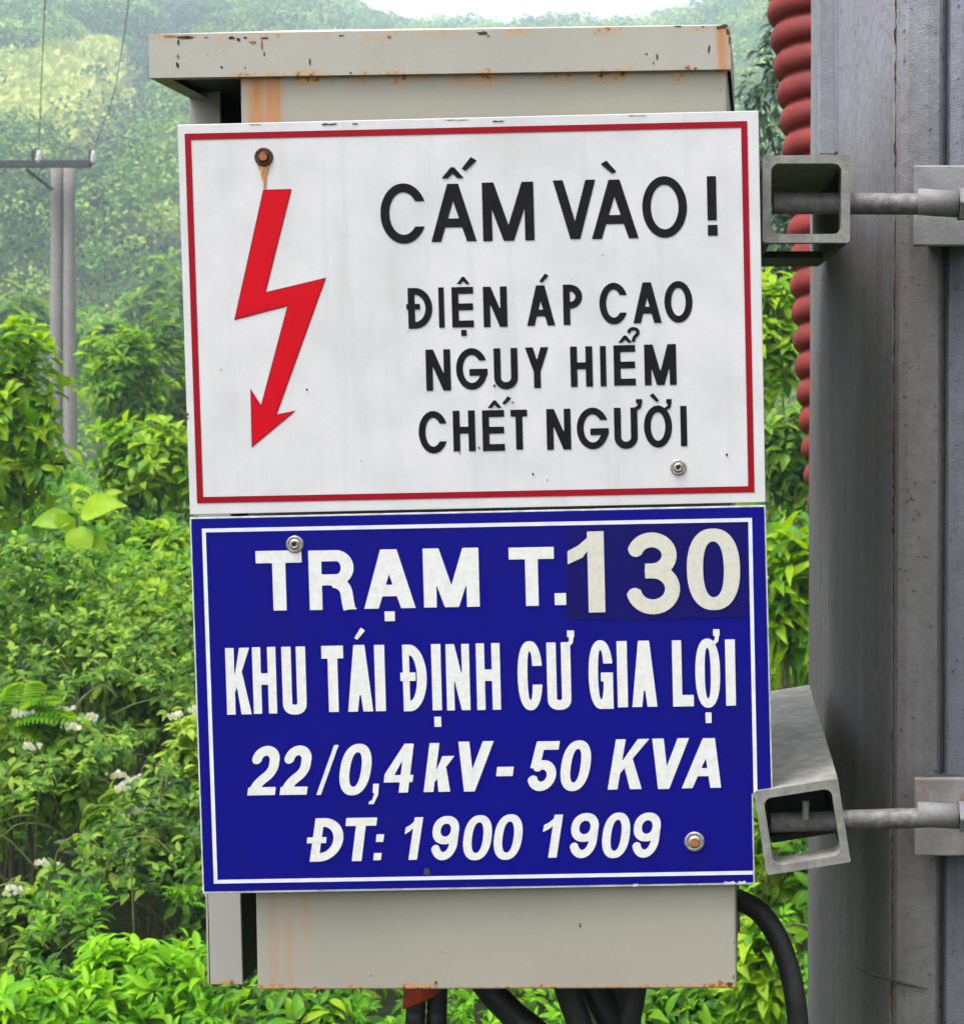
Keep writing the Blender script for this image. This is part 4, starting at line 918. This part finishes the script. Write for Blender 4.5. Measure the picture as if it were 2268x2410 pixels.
# dark tree behind the conduit
def tree(label, u, vtop, Y, ru, rv, L, wr, n, nl, mat, tint, group=None, trunk=True, low=-.8):
    c = ray(u, vtop+rv, Y); g = float(gz(c.x, c.y)); k = Y/F; b = np.array([c.x, c.y, g])
    t = empty('tree', loc=tuple(b), label=label, cat='tree', group=group)
    P, A, r = tips(np.array(c), (ru*k, ru*k, rv*k), n, low); P = P[P[:, 2] > g+.1]; A = A[:len(P)]
    pos, d, up, LL, w_, tt = rosettes(P-b, A, nl, L, wr, 1.0, tint=np.full(len(P), tint))
    meshnp('crown', leafverts(pos, d, up, LL, w_, TEMPL_F, droop=rng.uniform(.1, .6, len(pos))), TF_F, tt, mat, t, kind='stuff')
    ht = c.z-g; pts = [(0, 0, -.3), (rng.normal(0, .02*ht), 0, ht*.5), (rng.normal(0, .04*ht), 0, ht)]
    vs, fs = tube(spline(pts, 5), list(np.linspace(ru*k*.10, ru*k*.03, 11)), 8); mesh('trunk', vs, fs, M_bark, t, True)
    for j in range(7):
        e = P[rng.integers(len(P))]-b; s_ = np.array([0, 0, max(.3, ht*rng.uniform(.4, .9))])
        vs, fs = tube([s_, (s_+e)/2+np.array([0, 0, .08*ht]), e], [ru*k*.035, ru*k*.022, ru*k*.008], 5); mesh('limb', vs, fs, M_bark, t, True)
    return t
tree('dark leaved tree rising behind the red conduit', 1900, -120, 16, 150, 420, .16, .30, 260, 8, L_dark, .4, low=-.95)
GT = 'trees at the foot of the hill'
tree('small round hazy tree left of the twin concrete poles', 30, 690, 48, 105, 90, .40, .5, 190, 6, L_mid, .7, GT)
tree('hazy green tree right of the twin concrete poles', 240, 760, 42, 80, 80, .36, .5, 160, 6, L_bright, .5, GT)
tree('loose olive tree beside the upper left edge of the white sign', 390, 640, 62, 95, 110, .5, .4, 220, 6, L_mid, .7, GT)

# ---- forest over the hills: far-off wood that reads as one mass
nT = 6000
u = rng.uniform(-520, 2400, nT*2); y = 62+(RIDGE+6-62)*rng.uniform(0, 1, nT*2)**.72
x = (u-CX)/F*y; hid = (u > 470) & (u < 1700) & (y < RIDGE*.72); keep = ~hid | (rng.uniform(0, 1, nT*2) < .08)
keep &= ~clearing(x, y, 62) | (rng.uniform(0, 1, nT*2) < .03)
x, y = x[keep][:nT], y[keep][:nT]; n_ = len(x); rad = rng.uniform(1.0, 3.0, n_)*(.6+y/340)
nc = 88; i = np.repeat(np.arange(n_), nc); d = unit(rng.normal(0, 1, (n_*nc, 3))); d[:, 2] = np.abs(d[:, 2])*1.0-.15
q = rng.uniform(.86, 1.05, n_*nc)
C_ = np.stack([x, y, gz(x, y)+rad*.55], 1)
pos = C_[i]+d*(rad[i]*q)[:, None]*np.array([1, 1, .85]); sz = (.07+.0013*y[i])*rng.uniform(.5, 1.5, len(i))
dd = rng.normal(0, 1, (len(i), 3))*.6+np.array([0, 0, .25]); dd -= d*np.sum(dd*d, 1, keepdims=True)*.7
tint = (.44+.20*rng.normal(0, 1, n_)+.60*vnoise(x, y, .26, 3)-.95*np.exp(-((x/y-ravine(y))/.015)**2)*ss(y, 95, 130))[i]+rng.normal(0, .06, len(i))+.16*d[:, 2]*0  # ravine term darkens the leaves: bluish shade of the fold painted into their tint
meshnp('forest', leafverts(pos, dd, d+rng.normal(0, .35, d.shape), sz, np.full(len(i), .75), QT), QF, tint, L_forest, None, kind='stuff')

# ---- long grass on the clearing
u = rng.uniform(-120, 420, 60000); y = rng.uniform(110, RIDGE, 60000); x = (u-CX)/F*y
k_ = clearing(x, y, 45) | clearing(x+.012*y, y, 25) | clearing(x-.012*y, y); x, y = x[k_][:16000], y[k_][:16000]; n_ = len(x)
pos = np.stack([x, y, gz(x, y)-.05], 1); dd = rng.normal(0, .45, (n_, 3))+np.array([0, -.1, 1.])
L_clear = leafmat('dry_grass_blade', (.22, .30, .05), (.46, .50, .13), (.62, .62, .24), .2, .8)
meshnp('meadow_grass', leafverts(pos, dd, rng.normal(0, .6, (n_, 3))+np.array([0, -1, .3]), rng.uniform(.25, .8, n_), rng.uniform(.5, 1.1, n_), QT), QF, .5+.3*vnoise(x, y, .4, 5)+rng.normal(0, .15, n_), L_clear, None, kind='stuff')

# ---- arching stems and vines that thread the undergrowth
vs, fs = [], []
for k in range(230):
    y = rng.uniform(4.2, 7.2); u_ = rng.uniform(-200, 620) if k < 170 else rng.uniform(1740, 1960)
    h = float(height(np.array([u_]), np.array([y]))[0]); x = (u_-CX)/F*y; g = float(gz(x, y)); a = rng.uniform(-1, 1)
    p0 = np.array([x, y, g+h*rng.uniform(.35, .8)]); p2 = p0+np.array([a*rng.uniform(.08, .3), rng.uniform(-.25, .05), rng.uniform(.05, .32)]); p1 = (p0+p2)/2+np.array([-a*.03, 0, .06])
    q, f_ = tube(spline([p0, p1, p2, p2+np.array([a*.08, -.03, -.03])], 3), [.0022, .0021, .002, .0019, .0018, .0017, .0015, .0013, .001, .0007], 4); o = len(vs); vs += q; fs += [tuple(i+o for i in ff) for ff in f_]
mesh('wiry_stems', vs, fs, metal('pale_green_stem', (.17, .20, .05), (.10, .09, .04), 0, 30, .8), None, kind='stuff')

# ------------------------------------------------------------------ twin concrete utility pole with its crossarm and lines
Yp = 28.0; c0 = ray(148, 393, Yp); gp = float(gz(c0.x, c0.y))
up_ = empty('utility_pole', loc=(c0.x, Yp, gp), label='distant twin concrete utility pole with a steel crossarm and insulators', cat='utility pole')
o = up_.location; kp = Yp/F
for ut, ub, rt, rb in ((134.6, 131.4, 13.2, 17), (162.6, 165.8, 12.8, 17)):
    zt = ray(0, 386, Yp).z; zb_ = gp-.5; vb = CY-(zb_-CAMZ)*F/Yp
    A, B = ray(ut, 386, Yp)-o, ray(ub, vb, Yp)-o
    vs, fs = tube([A.lerp(B, q/12) for q in range(13)], list(np.linspace(rt*kp, rb*kp*1.08, 13)), 20); mesh('shaft', vs, fs, M_concfar, up_, True)
a, b = ray(-60, 390, Yp)-o, ray(228, 396, Yp)-o
boxo('crossarm', (a.x, -.34, b.z-.03), (b.x, -.26, a.z+.035), M_arm, up_, .004)
vs, fs = tube([ray(62, 398, Yp-.3)-o, ray(124, 446, Yp-.2)-o], .028, 6); mesh('brace', vs, fs, M_arm, up_)
def insulator(u):
    p = ray(u, 392, Yp-.3)-o; vs = []; fs = []; pr = [(.018, 0), (.018, .05), (.05, .06), (.035, .09), (.048, .11), (.032, .14), (.044, .16), (.028, .20), (.03, .225), (.012, .235)]
    for rr, z in pr:
        for k in range(12): vs.append((rr*math.cos(k*math.pi/6), rr*math.sin(k*math.pi/6), z))
    for i in range(len(pr)-1):
        for k in range(12): fs.append((i*12+k, i*12+(k+1) % 12, (i+1)*12+(k+1) % 12, (i+1)*12+k))
    q = mesh('insulator', vs, fs, M_ceramic, up_, True); q.location = p
for uu in (92, 220): insulator(uu)
for uu in (78, 213):
    p = ray(uu, 392, Yp-.3)-o; boxo('arm_pin', (p.x-.02, p.y-.02, p.z), (p.x+.02, p.y+.02, p.z+.24), M_arm, up_, .003)
def line(pts, label):
    P = [ray(*p) for p in pts]; o_ = P[0].copy(); S = spline([p-o_ for p in P], 8); n = len(S)
    vs, fs = tube(S, [max(.004, .0018+.00014*(p+o_).y) for p in S], 6)
    q = mesh('power_line', vs, fs, M_wire, None, True, label=label, cat='power line', group='power lines from the twin pole'); q.location = o_
line([(92, 345, Yp-.3), (97, 200, 19), (104, 50, 14), (112, -120, 10.5), (120, -400, 8)], 'power line rising from the left insulator of the twin pole')
line([(220, 352, Yp-.3), (262, 240, 22), (286, 120, 18), (303, 0, 15), (330, -250, 11)], 'power line rising from the right insulator of the twin pole')

# ------------------------------------------------------------------ haze
bm = bmesh.new(); box(bm, (-520, -75, -3), (520, 800, 120)); hz = frombm('haze', bm, None, None, kind='stuff')
hm = bpy.data.materials.new('haze'); hm.use_nodes = True; hm.node_tree.nodes.clear()
vo = hm.node_tree.nodes.new('ShaderNodeVolumePrincipled'); ho = hm.node_tree.nodes.new('ShaderNodeOutputMaterial')
vo.inputs['Color'].default_value = (.72, .86, .98, 1); vo.inputs['Density'].default_value = .0018; vo.inputs['Anisotropy'].default_value = .2
hm.node_tree.links.new(vo.outputs[0], ho.inputs['Volume']); hz.data.materials.append(hm)
